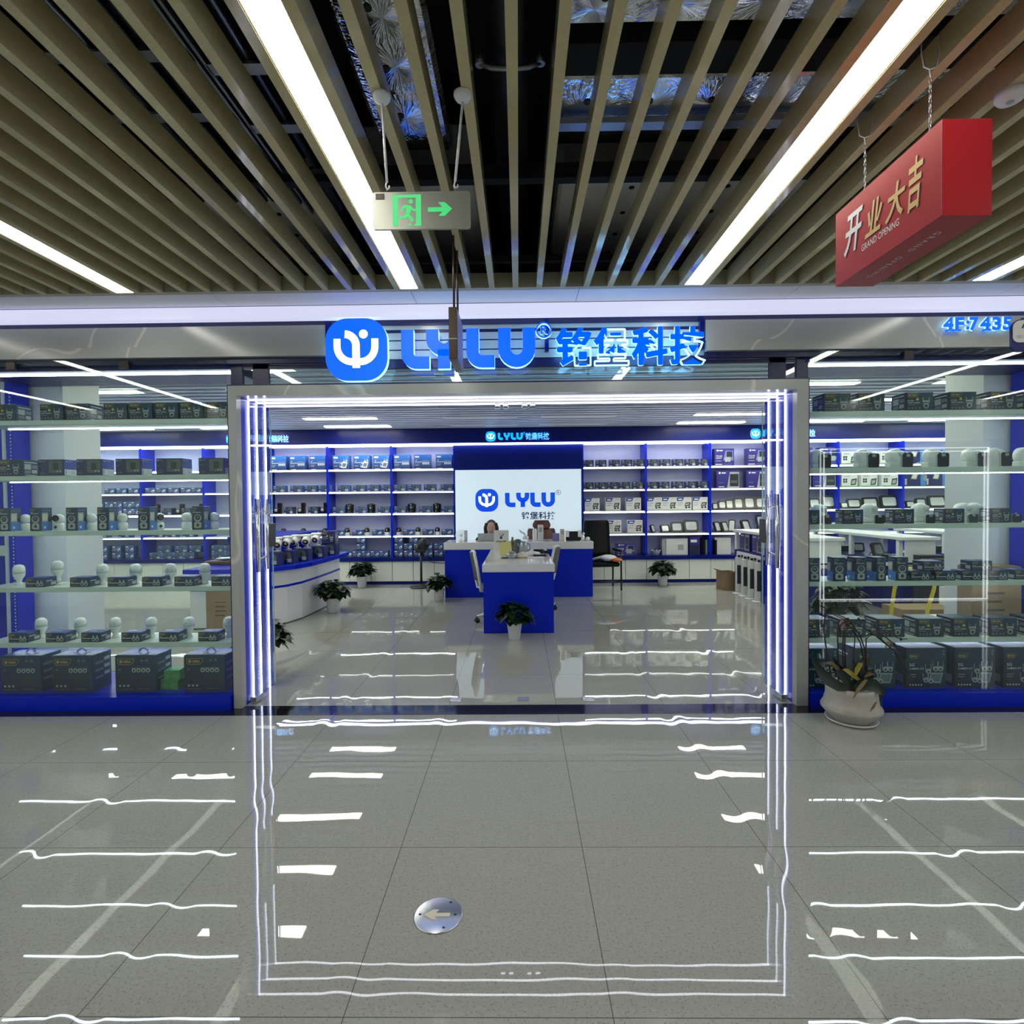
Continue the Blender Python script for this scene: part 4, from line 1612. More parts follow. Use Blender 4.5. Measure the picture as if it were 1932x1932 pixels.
KSL, KSP = Kind(solar_lamp), Kind(solar_panel)
for i, (a, b) in enumerate(zip([1541, 1629, 1689, 1759, 1833, 1876, 1931], [1556, 1647, 1711, 1778, 1853, 1897, None])):
    KSL.put((X_at(a, 870, 4.26), 4.26, SZ[1]), .15, f'white round solar lamp on the second orchid window shelf, {ORD[i]} from door', 'solar lamps on the second shelf', 'lamp')
    if b:
        KSP.put((X_at(b, 870, 4.15), 4.152, SZ[1]), .05*(i % 3)-.05, f'black square panel on the second orchid window shelf, {ORD[i]} from door', 'black panels on the second shelf', 'solar panel')
for i, a in enumerate([1549, 1645, 1742, 1823, 1845]):
    KSL.put((X_at(a, 975, 4.30), 4.33, SZ[2]), .1, f'white round solar lamp among cartons, {ORD[i]} from door, third shelf', 'solar lamps on the third shelf', 'lamp')
for i, b in enumerate([1560, 1659, 1755, 1836, 1918]):
    o_ = KSP.put((X_at(b, 975, 4.16), 4.165, SZ[2]), 0, f'small black panel among cartons, {ORD[i]} from door, third shelf', 'black panels on the third shelf', 'solar panel')
    o_.scale = (.85, .85, .62)
cb = MB()
c0 = at(1735, 905, 4.122)
cb.tube([(c0.x+.03, 4.2, SZ[1]+.03), (c0.x+.02, 4.14, SZ[1]+.04), (c0.x+.01, 4.118, SZ[1]+.0), (c0.x+.03, 4.117, SZ[1]-.04), (c0.x+.035, 4.116, SZ[1]-.06)], .003, 'camera_white', 6)
cb.rbox(c0.x+.022, 4.110, SZ[1]-.105, c0.x+.048, 4.122, SZ[1]-.06, 'camera_white', .004)
tag(cb.build('dangling_cable'), 'white cable with plug hanging over the second shelf edge', 'cable')
bt = MB().lathe([(.018, 0), (.02, .004), (.02, .075), (.012, .085), (.012, .1)], 'clear_plastic')
bt.lathe([(.012, .1), (.012, .112)], 'camera_white')
tag(bt.build('jar', None, (X_at(1554, 1085, 4.2), 4.2, SZ[3])), 'small clear jar between upright cartons in the orchid window', 'jar')

# ================================================================== rear wall of the shop
BL = [-1.18, -2.345, -3.525, -4.69, -5.83, -7.0, -8.55]
BR = [1.17, 2.33, 3.50, 4.665, 5.83, 7.0, 8.55]
YB = 10.10
BZ = [2.13, 1.72, 1.318, .905]


def bay_unit(x0, x1):
    w = x1-x0
    r = empty('shelving_unit', (x0, YB, .497), '', '')
    for xx in (0, w-.02):
        MB().box(xx, 0, 0, xx+.02, .395, 2.06, 'royal_blue').build('divider', r)
    MB().box(.02, .385, 0, w-.02, .395, 2.06, 'lilac_wall').build('back_panel', r)
    for iz, z in enumerate(BZ):
        s_ = MB().box(.021, .012, z-.497-.034, w-.021, .38, z-.497, 'shelf_white').build('shelf', r)
        MB().box(.022, .0, z-.497-.034, w-.022, .011, z-.497-.022, 'led_white' if iz in (0, 2) else 'led_soft').build('light_strip', s_)
    MB().box(.022, .03, 2.045, w-.022, .045, 2.058, 'led_white').build('light_strip', r)
    return r


def bay_base(x0, x1):
    w = x1-x0
    r = empty('base_cabinet', (x0, YB, 0), '', '')
    MB().box(.002, 0, 0, w-.002, .395, .055, 'deep_blue').build('plinth', r)
    MB().box(.002, .0, .055, w-.002, .395, .43, 'ceiling_dark').build('carcass', r)
    for i in range(3):
        MB().rbox(.004+i*w/3, -.018, .06, w/3*(i+1)-.004, -.001, .428, 'cabinet_white', .002).build('door', r)
    MB().box(0, -.05, .43, w, .395, .496, 'deep_blue').build('worktop', r)
    return r


bnum = ['first', 'second', 'third', 'fourth', 'fifth', 'sixth']
for side, B in (('left', BL), ('right', BR)):
    for i in range(6):
        x0, x1 = sorted((B[i], B[i+1]))
        o_ = bay_unit(x0, x1)
        tag(o_, f'blue shelving bay with white shelves, {bnum[i]} {side} of the lit screen', 'shelving unit', 'blue shelving bays of the rear wall')
        o_ = bay_base(x0, x1)
        tag(o_, f'white base cabinet with blue worktop, {bnum[i]} {side} of the lit screen', 'cabinet', 'white base cabinets of the rear wall')
mp = MB().box(-1.178, 10.06, 0, 1.168, 10.5, 2.56, 'deep_blue')
struct('wall_screen_panel', mp, 'dark blue wall panel framing the lit screen')
fp = MB().box(-8.62, 9.99, 2.578, 8.62, 10.5, 2.85, 'deep_blue')
struct('wall_header', fp, 'dark blue header above the rear shelves')
tag(MB().box(-8.60, 9.98, 2.545, 8.60, 10.03, 2.577, 'led_portal').build('light_strip'), 'bright white light strip under the dark blue header', 'light strip')
sc_ = empty('lit_screen', (0, 10.06, 0), 'large pale lit logo screen on the dark blue panel', 'screen')
MB().box(-1.155, -.05, .60, 1.136, -.001, 2.09, 'screen_light').build('panel', sc_)
lo = MB()
YSc = 10.06-.0505
a, b = at(897, 944, YSc), at(940, 944, YSc)
emblem(lo, FR(((a.x+b.x)/2, -.0515, at(918, 944, YSc).z)), b.x-a.x, 'screen_blue', 'sign_white', .001)
lo.build('emblem', sc_)
lt = MB()
a, b = at(953, 957, YSc), at(1047, 929, YSc)
lylu(lt, FR((a.x, -.0515, a.z)), b.x-a.x, b.z-a.z, 'screen_blue')
a = at(1053.5, 929, YSc)
stroke(lt, [(.042*cos(2*pi*i/24), .042*sin(2*pi*i/24)) for i in range(25)], .007, FR((a.x, -.0515, a.z)), 'screen_navy')
put_text(lt, 'R', FR((a.x-.016, -.0515, a.z-.022)), None, .044, 'screen_navy')
a, b = at(984, 980, YSc), at(1048, 965, YSc)
put_text(lt, '铭堡科技', FR((a.x, -.0515, a.z)), b.x-a.x, b.z-a.z, 'screen_navy', off=.02)
lt.build('lettering', sc_)
for px, w_ in ((427, 'above the curved counter side'), (917, 'above the lit screen'), (1417, 'above the display rack side')):
    p0 = at(px, 833.5+(966-px)*.0094-.46, 9.98)
    b = MB()
    emblem(b, FR((p0.x+.085, 9.985, 2.665+.028)), .18, 'small_sign', 'small_sign_white', .02, 'small_sign_white')
    f = FR((p0.x+.215, 9.985, 2.63))
    for ch, xx in (('L', 0), ('Y', .105), ('L', .235), ('U', .335)):
        lylu_letter(b, ch, shift(f, xx, 0), .125, 'small_sign', .02, 'small_sign_white')
    stroke(b, [(.475+.018*cos(2*pi*i/14), .115+.018*sin(2*pi*i/14)) for i in range(15)], .007, f, 'small_sign')
    put_text(b, '铭堡科技', shift(f, .50, 0, .01), .43, .125, 'small_sign', 'small_sign_white', off=.02, ext=.008)
    tag(b.build('wall_sign'), f'small blue lit shop sign on the dark blue header {w_}', 'sign', 'small blue signs on the header')

YI = 10.13
SHN = ['top shelf', 'second shelf', 'third shelf', 'fourth shelf', 'bottom ledge']
FL = ['first', 'second', 'third', 'fourth', 'fifth', 'sixth', 'seventh', 'eighth', 'ninth']


def brow(kind, zs, py, zi, bay, desc, cat='carton', scale=4.954, ox=490, z=None, extra='', yf=YI):
    k = CK[kind]
    zz = z if z is not None else (BZ[zi] if zi < 4 else .497)
    for i, q in enumerate(zs):
        px = ox+q/scale
        lab = f'{desc}, {FL[i]} from left, {bay}, {extra or SHN[zi]}'
        k.put((X_at(px, py, yf), yf+k.size[1]/2, zz), 0, lab, f'{desc}s of the rear shelves', cat)


b1, b2, b3 = 'third bay left of screen', 'second bay left of screen', 'bay adjoining screen left'
c1, c2, c3 = 'bay adjoining screen right', 'second bay right of screen', 'third bay right of screen'
brow('blue4', [172, 352, 540], 870, 0, b1, 'large blue carton')
brow('bluet', [757, 952, 1136], 870, 0, b2, 'large blue carton')
brow('blue4', [1328, 1518, 1722], 870, 0, b3, 'large blue carton')
brow('small', [182, 340, 474, 600], 920, 1, b1, 'small navy carton')
brow('small', [784, 929, 1060, 1188], 920, 1, b2, 'small navy carton')
brow('small', [1312, 1443, 1591, 1748], 920, 1, b3, 'small navy carton')
brow('small2', [270, 500], 960, 2, b1, 'dark camera carton')
brow('small', [738, 949, 1159], 960, 2, b2, 'small navy carton')
brow('small', [1312, 1547, 1752], 960, 2, b3, 'small navy carton')
brow('bullet2', [148, 313, 514], 1003, 3, b1, 'small blue carton')
brow('bullet2', [740, 912, 1098], 1003, 3, b2, 'small blue carton')
brow('bullet2', [1389, 1571, 1748], 1003, 3, b3, 'small blue carton')
brow('bullet', [740, 822, 907, 992, 1077, 1160], 1045, 4, b2, 'stacked navy carton', extra='bottom row')
brow('bullet', [945], 1030, 4, b2, 'stacked navy carton', z=.497+.1285, extra='middle of its pile')
brow('bullet', [945], 1020, 4, b2, 'stacked navy carton', z=.497+.257, extra='top of its pile')
brow('bullet', [1297, 1387, 1478, 1574, 1672], 1045, 4, b3, 'stacked navy carton', extra='bottom row')
brow('bullet', [1297, 1387, 1478, 1574, 1672], 1032, 4, b3, 'stacked navy carton', z=.497+.1285, extra='middle row')
brow('bullet', [1297, 1437], 1020, 4, b3, 'stacked navy carton', z=.497+.257, extra='top row')
R4 = dict(scale=4.6, ox=1080)
brow('small2', [139, 250, 367, 474, 582], 872, 0, c1, 'dark navy carton', **R4)
brow('small2', [698, 806, 918, 1030, 1137], 872, 0, c2, 'dark navy carton', **R4)
brow('small2', [139, 246, 350, 454, 572], 913, 1, c1, 'dark navy carton', **R4)
brow('small2', [695, 798, 916, 1027, 1133], 913, 1, c2, 'dark navy carton', **R4)
brow('purple', [1318, 1602], 862, 0, c3, 'purple solar carton', **R4)
brow('pblack', [1350, 1610], 900, 1, c3, 'purple panel carton', **R4)
brow('white', [171, 353, 531], 950, 2, c1, 'white flagged carton', **R4)
brow('white', [712, 841, 970, 1110], 950, 2, c2, 'white flagged carton', **R4)
brow('white', [177, 360, 545], 992, 3, c1, 'white flagged carton', **R4)
brow('pwide', [464], 1035, 4, c1, 'purple landscape carton', **R4)
LW = dict(scale=5.682, ox=100)
d1, d2 = 'fifth bay left of screen', 'fourth bay left of screen'
brow('bullet2', [275, 410, 605, 733, 860], 925, 1, d1, 'small blue carton', **LW)
brow('bullet2', [1043, 1158, 1290, 1423, 1535], 925, 1, d2, 'small blue carton', **LW)
brow('bullet', [285, 388, 493, 600, 694, 798, 882], 955, 2, d1, 'stacked blue carton', extra='upper row', z=BZ[2]+.1285, **LW)
brow('bullet', [285, 388, 493, 600, 694, 798, 882], 962, 2, d1, 'stacked blue carton', extra='lower row', **LW)
brow('small2', [1220, 1432], 962, 2, d2, 'dark camera carton', **LW)
brow('small', [300, 520, 760], 1003, 3, d1, 'small navy carton', **LW)
brow('small', [1120, 1260, 1450], 1003, 3, d2, 'small navy carton', **LW)
brow('bullet', [388, 535, 680, 820], 1030, 4, d1, 'dark stacked carton', extra='upper row', z=.497+.1285, **LW)
brow('bullet', [388, 535, 680, 820], 1045, 4, d1, 'dark stacked carton', extra='bottom row', **LW)
brow('small', [1195, 1378, 1520], 1030, 4, d2, 'navy garden carton', extra='upper row', z=.497+.1255, **LW)
brow('small', [1095, 1213, 1338, 1450], 1045, 4, d2, 'navy garden carton', extra='bottom row', **LW)
brow('small', [1760, 1890, 2030], 1030, 4, b1, 'navy garden carton', extra='upper row', z=.497+.1255, **LW)
brow('small', [1760, 1890, 2030], 1045, 4, b1, 'navy garden carton', extra='bottom row', **LW)
RW = dict(scale=5.367, ox=1520)
e1, e2, e0 = 'fifth bay right of screen', 'sixth bay right of screen', 'fourth bay right of screen'
brow('purple', [-30, 240], 862, 0, e0, 'purple solar carton', **RW)
brow('pblack', [-60, 190], 900, 1, e0, 'purple panel carton', **RW)
brow('qr', [445, 640, 840], 860, 0, e1, 'white lamp carton', **RW)
brow('qr', [445, 645, 855], 905, 1, e1, 'white lamp carton', **RW)
brow('blueflood', [1105, 1330, 1600], 860, 0, e2, 'dark floodlight carton', **RW)
brow('blueflood', [1110, 1330, 1600], 905, 1, e2, 'dark floodlight carton', **RW)


# cameras standing on the rear shelves
def ptz():
    r = empty('black_camera', (0, 0, 0), '', '')
    b = MB().rbox(-.07, -.05, 0, .06, .05, .11, 'camera_black', .012)
    b.build('body', r)
    MB().rbox(-.01, -.03, .11, .065, .05, .205, 'camera_black', .012).build('arm', r)
    l_ = MB().lathe([(.03, 0), (.03, .012), (.0, .014)], 'print_grey', seg=16)
    l_.v = [(x-.02, -.05-z, .07+y) for x, y, z in l_.v]
    l_.build('lens', r)
    return r


def domecam():
    r = empty('black_camera', (0, 0, 0), '', '')
    b = MB().lathe([(.075, 0), (.078, .01), (.06, .03), (.064, .12), (.055, .16), (.03, .178), (0, .18)], 'camera_black', seg=20)
    b.build('body', r)
    f = MB().lathe([(.034, 0), (.036, .01), (0, .012)], 'print_dark', seg=18)
    f.lathe([(.016, .0125), (.0, .015)], 'print_grey', seg=12)
    f.v = [(x, -.058-z, .095+y) for x, y, z in f.v]
    f.build('face', r)
    for s in (-1, 1):
        MB().rbox(s*.068-.009, -.01, .03, s*.068+.009, .015, .165, 'camera_black', .004).build('antenna', r)
    return r


def babycam():
    r = empty('desk_camera', (0, 0, 0), '', '')
    MB().lathe([(.042, 0), (.046, .006), (.046, .055), (.038, .06)], 'camera_white', seg=18).build('base', r)
    MB().lathe([(.046, .06), (.05, .075), (.05, .105), (.036, .135), (0, .145)], 'camera_black', seg=18).build('head', r)
    l_ = MB().lathe([(.014, 0), (0, .003)], 'print_grey', seg=12)
    l_.v = [(x, -.05-z, .092+y) for x, y, z in l_.v]
    l_.build('lens', r)
    return r


KP, KD, KBB = Kind(ptz), Kind(domecam), Kind(babycam)


def cams(K, zs, py, zi, bay, desc, grp, scale=4.954, ox=490):
    for i, q in enumerate(zs):
        K.put((X_at(ox+q/scale, py, 10.2), 10.22, BZ[zi]), 0, f'{desc}, {FL[i]} from left, {bay}', grp, 'camera')


cams(KP, [170, 390, 600], 955, 2, b1, 'black angular camera', 'angular cameras of the third shelf')
cams(KD, [838, 1040], 955, 2, b2, 'black domed camera with antennas', 'domed cameras of the third shelf')
cams(KD, [1420, 1657], 955, 2, b3, 'black domed camera with antennas', 'domed cameras of the third shelf')
cams(KP, [1095, 1360, 1570], 955, 2, d2, 'black angular camera', 'angular cameras of the third shelf', 5.682, 100)
cams(KBB, [220, 405, 608], 1000, 3, b1, 'black-headed white desk camera', 'desk cameras of the fourth shelf')
cams(KBB, [815, 1000, 1190], 1000, 3, b2, 'black-headed white desk camera', 'desk cameras of the fourth shelf')
cams(KBB, [1298, 1478, 1660], 1000, 3, b3, 'black-headed white desk camera', 'desk cameras of the fourth shelf')


def flood(w, h, x, z, label, yaw=0, tilt=.25, rim='camera_black', group='floodlights of the rear shelves', portrait=False, y=10.24):
    r = empty('floodlight', (x, y, z), label, 'floodlight', group, yaw)
    ct, st = cos(tilt), sin(tilt)
    o = Vector((0, -.05, .012))
    fr = (o, Vector((1, 0, 0)), Vector((0, st, ct)), Vector((0, -ct, st)))
    k = min(w, h)*.16
    MB().prism(rrect(-w/2, 0, w/2, h, k, 4), fr, .035, rim).build('housing', r)
    t = max(.018, min(w, h)*.17)
    f2 = shift(fr, 0, 0, .002)
    MB().prism(rrect(-w/2+t, t, w/2-t, h-t, k*.8, 4), f2, .002, 'lamp_glass').build('glass', r)
    b = MB()
    b.tube([(-w*.3, .02, .006), (-w*.3, .05+st*h*.5, .006), (-w*.3, st*h*.5-.01, h*.42), ], .006, rim, 6)
    b.tube([(w*.3, .02, .006), (w*.3, .05+st*h*.5, .006), (w*.3, st*h*.5-.01, h*.42)], .006, rim, 6)
    b.build('bracket', r)
    return r


for i, (q, w, h) in enumerate(((1240, 50, 58), (1302, 74, 78), (1366, 74, 88), (1445, 88, 104), (1540, 104, 112), (1645, 116, 112))):
    flood(w*.00211, h*.00211, X_at(1080+q/4.6, 955, 10.2), BZ[2], f'black-framed floodlight, {FL[i]} in a rising row, third bay right of screen')
for i, (q, w, h, yw) in enumerate(((695, 50, 70, .7), (805, 88, 70, .35), (910, 108, 94, 0), (1035, 132, 112, 0))):
    flood(w*.00211, h*.00211, X_at(1080+q/4.6, 998, 10.2), BZ[3], f'thin-framed solar light, {FL[i]} in a rising row, second bay right of screen', yw, .35, 'black_plastic', 'solar lights of the fourth shelf')
for i, (q, w, h, yw) in enumerate(((1265, 70, 95, .5), (1330, 70, 95, .5), (1390, 60, 112, -.5), (1515, 95, 110, .45), (1648, 66, 150, .1))):
    flood(w*.00211, h*.00211, X_at(1080+q/4.6, 998, 10.2), BZ[3], f'tilted solar light, {FL[i]} from left, third bay right of screen', yw, .4, 'black_plastic', 'solar lights of the fourth shelf')
for i, (q, w, h) in enumerate(((95, 120, 110), (240, 145, 140))):
    flood(w*.00181, h*.00181, X_at(1520+q/5.367, 950, 10.2), BZ[2], f'round-cornered floodlight, {FL[i]} from left, fourth bay right of screen', 0, .25, 'black_plastic')
for i, (q, w, h) in enumerate(((395, 72, 62), (495, 140, 100), (660, 160, 112), (855, 180, 132))):
    flood(w*.00181, h*.00181, X_at(1520+q/5.367, 950, 10.2), BZ[2], f'black-framed floodlight, {FL[i]} from left, fifth bay right of screen')
for i, (q, w, h) in enumerate(((1065, 90, 72), (1175, 110, 100), (1340, 180, 125), (1540, 190, 138), (1710, 120, 138))):
    flood(w*.00181, h*.00181, X_at(1520+q/5.367, 950, 10.2), BZ[2], f'black-framed floodlight, {FL[i]} from left, sixth bay right of screen')

# odds and ends on the bottom ledge, right of the screen
zl = .497
r = empty('white_case', (X_at(1080+905/4.6, 1040, 10.2), 10.25, zl), 'large white case with a dark window on the bottom ledge', 'case')
MB().rbox(-.20, -.07, 0, .20, .07, .30, 'carton_white', .004).build('body', r)
MB().rbox(.02, -.076, .09, .12, -.0705, .19, 'print_grey', .003).build('window', r)
MB().box(-.27, -.06, 0, -.205, .07, .30, 'print_grey').build('sleeve', r)
r = empty('bowl', (X_at(1080+722/4.6, 1045, 10.2), 10.2, zl), 'white bowl of small parts on the bottom ledge', 'bowl')
MB().lathe([(.05, 0), (.06, .004), (.095, .085), (.10, .09), (.09, .085), (.055, .02), (0, .018)], 'white_gloss').build('shell', r)
m_ = MB()
for i in range(14):
    m_.sphere((.05*cos(i*2.4)*(i % 3)/2, .05*sin(i*2.4)*(i % 3)/2, .078+.006*(i % 4)), .018, 'camera_black' if i % 2 else 'print_grey', 8, 5)
tag(m_.build('small_parts', r), kind='stuff')
for i, (q, w, h, mt) in enumerate(((1055, .19, .33, 'carton_purple'), (1105, .05, .26, 'clear_plastic'), (1130, .06, .31, 'camera_black'), (1170, .05, .27, 'print_grey'))):
    b = MB().rbox(-w/2, -.05, 0, w/2, .05, h, mt, .006)
    if i == 0:
        b.box(-w*.4, -.052, .03, w*.4, -.0505, h*.55, 'print_dark')
        b.box(-w*.4, -.052, h*.7, w*.2, -.0505, h*.85, 'print_white')
    tag(b.build('blister_pack', None, (X_at(1080+q/4.6, 1040, 10.2), 10.2+.02*i, zl)), ('purple blister pack beside the large white case', 'slim clear pack right of the purple blister pack', 'slim black pack among clear ones', 'slim grey pack at the end of the row')[i], 'pack', 'hanging packs on the bottom ledge')
tag(MB().rbox(-.15, -.06, 0, .15, .06, .31, 'carton_white', .004).build('white_case', None, (X_at(1080+1305/4.6, 1040, 10.2), 10.26, zl)), 'plain white case behind the display rack', 'case')
tag(MB().rbox(-.022, -.05, 0, .022, .05, .27, 'camera_black', .004).build('black_case', None, (X_at(1080+1240/4.6, 1040, 10.2), 10.22, zl)), 'narrow black case beside the plain white case', 'case')

# ================================================================== curved counter and its goods
cr = empty('curved_counter', (-3.4, 7.6, 0), 'curved white counter with blue top and blue stripe', 'counter')


def plan(off):
    P = [(-2.83+off, 8.60+off*.2), (-2.83+off, 8.2), (-2.84+off, 7.7), (-2.87+off*.98, 7.2), (-2.95+off*.9, 6.92-off*.3), (-3.1+off*.5, 6.72-off*.8), (-3.3+off*.1, 6.63-off), (-3.6, 6.60-off), (-4.0, 6.60-off), (-4.0, 8.60+off*.2)]
    return [(x+3.4, y-7.6) for x, y in P]


def slab(off, z0, z1, mt):
    b = MB()
    p = plan(off)
    k = len(p)
    A = [(x, y, z0) for x, y in p]+[(x, y, z1) for x, y in p]
    b.add(A, [(i, i+k, (i+1) % k+k, (i+1) % k) for i in range(k)]+[list(range(k)), list(range(2*k-1, k-1, -1))], mt)
    return b


slab(-.02, 0, .012, 'black_plastic').build('plinth', cr)
slab(0, .012, .69, 'white_gloss').build('body', cr)
slab(.004, .462, .492, 'royal_blue').build('stripe', cr)
slab(.14, .69, .742, 'royal_blue').build('top', cr)
rl = MB()
rl.rbox(-.30, -.70, 1.038, .32, .76, 1.10, 'rail_blue', .012)
rl.build('upper_shelf', cr)
for yy in (-.66, .70):
    MB().rbox(-.22, yy, .742, .20, yy+.05, 1.046, 'royal_blue', .008).build('shelf_leg', cr)
CK['show'] = carton('display_carton', .22, .16, .165, 'carton_deep', p_small)
CK['show2'] = carton('display_carton', .20, .16, .19, 'carton_deep', p_ip)
zc = .7425
for i, (px, Y, z, k, lb) in enumerate(((620, 8.15, zc, 'show', 'lower navy carton of the pile at the far end of the curved counter'),
                                      (620, 8.15, zc+.166, 'show2', 'upper navy carton of the pile at the far end of the curved counter'),
                                      (597, 7.72, zc, 'show', 'navy carton second along the front of the curved counter'),
                                      (566, 7.32, zc, 'show', 'navy carton third along the front of the curved counter'),
                                      (538, 7.05, zc, 'show', 'navy carton under the white cameras on the curved counter'),
                                      (509, 6.80, zc, 'show', 'navy carton nearest the glass door on the curved counter'))):
    CK[k].put((X_at(px, 1045, Y), Y+.08, z), 0, lb, 'navy cartons on the curved counter', 'carton')


def bullet_cam():
    r = empty('bullet_camera', (0, 0, 0), '', '')
    b = MB()
    b.lathe([(.045, 0), (.055, .01), (.055, .15), (.045, .17), (0, .175)], 'camera_white', seg=18)
    b.v = [(x, -.06+z*.8-y*.35, .085+y*.9+z*.35) for x, y, z in b.v]
    b.build('body', r)
    f = MB()
    f.lathe([(.038, -.004), (.0, -.006)], 'camera_black', seg=16)
    f.lathe([(.018, -.008), (.0, -.010)], 'print_grey', seg=12)
    f.v = [(x, -.06+z*.8-y*.35, .085+y*.9+z*.35) for x, y, z in f.v]
    f.build('lens', r)
    h = MB()
    h.rbox(-.065, -.02, .155, .065, .10, .185, 'camera_white', .01)
    h.build('hood', r)
    s_ = MB()
    s_.tube([(0, .05, .0), (0, .06, .05), (0, .03, .08)], .018, 'camera_white', 8)
    s_.lathe([(.045, 0), (.045, .012)], 'camera_white', (0, .05, 0), 16)
    s_.build('mount', r)
    return r


KBU = Kind(bullet_cam)
for i, (px, Y, z, rz) in enumerate(((523, 6.92, zc+.166, .35), (541, 7.14, zc+.166, .1), (557, 7.4, zc+.166, -.2), (578, 7.45, zc+.166, .15), (596, 7.8, zc+.166, .1))):
    KBU.put((X_at(px, 1035, Y), Y, z), rz, f'white bullet camera on the curved counter cartons, {ORD[i]} to the glass door', 'white bullet cameras on the counter', 'camera')
for i, (px, Y, z) in enumerate(((531, 7.2, 0), (566, 7.62, 0))):
    b = MB().rbox(-.07, -.06, 0, .07, .06, .15, 'camera_black', .02)
    tag(b.build('black_device', None, (X_at(px, 1055, Y)-.06, Y+.1, zc)), ('black device between the cartons near the glass door', 'black device behind the third carton')[i], 'device', 'black devices on the counter')

# ================================================================== display racks
def rack(x0, x1, y0, y1, label, posts):
    r = empty('display_rack', (x0, y0, 0), label, 'display rack', 'white and blue display racks')
    w, l = x1-x0, y1-y0
    MB().box(w*.45, .02, 0, w*.55, l-.02, .64, 'deep_blue').build('centre_panel', r)
    for p in posts:
        MB().rbox(0, p-y0-.04, 0, w, p-y0+.04, .70, 'deep_blue', .004).build('base_post', r)
        MB().rbox(0, p-y0-.03, .705, .05, p-y0+.03, .985, 'white_paint', .003).build('upright', r)
        MB().rbox(w-.05, p-y0-.03, .705, w, p-y0+.03, .985, 'white_paint', .003).build('upright', r)
    MB().box(.004, 0, .635, w-.004, l, .68, 'white_paint').build('shelf', r)
    MB().box(.012, 0, .68, w-.012, l, .704, 'deep_blue').build('deck', r)
    MB().rbox(-.01, -.05, .985, w+.01, l+.05, 1.025, 'white_paint', .004).build('top', r)
    MB().box(.05, -.03, .706, w-.05, -.005, .984, 'white_paint').build('end_panel', r)
    MB().box(.01, -.04, 0, w-.01, .0, .63, 'deep_blue').build('base_end', r)
    return r


rack(3.52, 4.06, 6.95, 9.02, 'display rack beside the open glass door with tower packs', (7.0, 8.0, 8.98))
rack(4.78, 5.24, 6.95, 9.0, 'second display rack behind the orchid window', (7.0, 8.0, 8.96))
rack(6.12, 6.62, 7.0, 9.0, 'third display rack farthest from the glass door', (7.05, 8.0, 8.96))
CK['rackbox'] = carton('tower_carton', .36, .14, .265, 'carton_purple', p_pblack)
for i, (Y, lb) in enumerate(((8.75, 'purple carton in the display rack, farthest from the door'), (8.3, 'purple carton in the display rack behind the middle post'), (7.72, 'purple carton in the display rack nearest the door'))):
    CK['rackbox'].put((3.645, Y, .7045), -pi/2, lb, 'purple cartons in the display rack', 'carton')


def tower():
    r = empty('tower_pack', (0, 0, 0), '', '')
    MB().lathe([(.10, 0), (.105, .004), (.10, .012), (.05, .018)], 'white_gloss', seg=24).build('base', r)
    b = MB().rbox(-.055, -.055, .018, .055, .055, .58, 'carton_white', .003)
    b.build('carton', r)
    MB().box(-.028, -.0565, .16, .028, -.0552, .46, 'print_dark').build('window', r)
    MB().box(-.0565, -.02, .14, -.0552, .02, .36, 'print_dark').build('side_print', r)
    h = MB()
    h.box(-.035, -.004, .58, -.018, .004, .635, 'carton_white')
    h.box(.018, -.004, .58, .035, .004, .635, 'carton_white')
    h.box(-.035, -.004, .615, .035, .004, .64, 'carton_white')
    h.build('hanger', r)
    return r


KT = Kind(tower)
for i, (px, py) in enumerate(((1384, 1114.5), (1397, 1121), (1411, 1127), (1426, 1134))):
    Y = 8.88-i*.245
    KT.put((3.535, Y, 0), -.35, f'slim white tower pack in the rack, {ORD[3-i]} to the open door', 'white tower packs in the display rack', 'pack')
bx = MB()
bx.box(-.12, -.15, 0, .12, -.143, .30, 'cardboard')
bx.box(-.12, .143, 0, .12, .15, .30, 'cardboard')
bx.box(-.12, -.143, 0, -.113, .143, .30, 'cardboard')
bx.box(.113, -.143, 0, .12, .143, .30, 'cardboard')
bx.box(-.113, -.143, 0, .113, .143, .008, 'cardboard')
bx.add([(-.12, -.15, .30), (-.12, .15, .30), (-.19, .15, .345), (-.19, -.15, .345)], [(0, 1, 2, 3)], 'cardboard')
tag(bx.build('open_carton', None, (3.50, 9.29, 0), .1), 'open brown carton on the floor behind the tower packs', 'carton')
flood(.19, .19, 4.98, .705, 'black-framed lamp standing inside the second display rack', .3, .35, y=7.7, group='lamps in the racks')
flood(.16, .14, 5.08, .705, 'small black-framed lamp deeper in the second display rack', -.2, .35, y=8.3, group='lamps in the racks')
for i, (X, Y) in enumerate(((5.0, 7.35), (5.02, 8.6), (6.3, 7.5), (6.35, 8.4))):
    tag(MB().rbox(-.12, -.12, 0, .12, .12, .06+.02*(i % 2), 'camera_black', .006).build('black_box', None, (X, Y, .7045)), ('flat black box at the near end of the second rack', 'flat black box at the far end of the second rack', 'flat black box at the near end of the third rack', 'flat black box at the far end of the third rack')[i], 'box', 'flat black boxes in the racks')

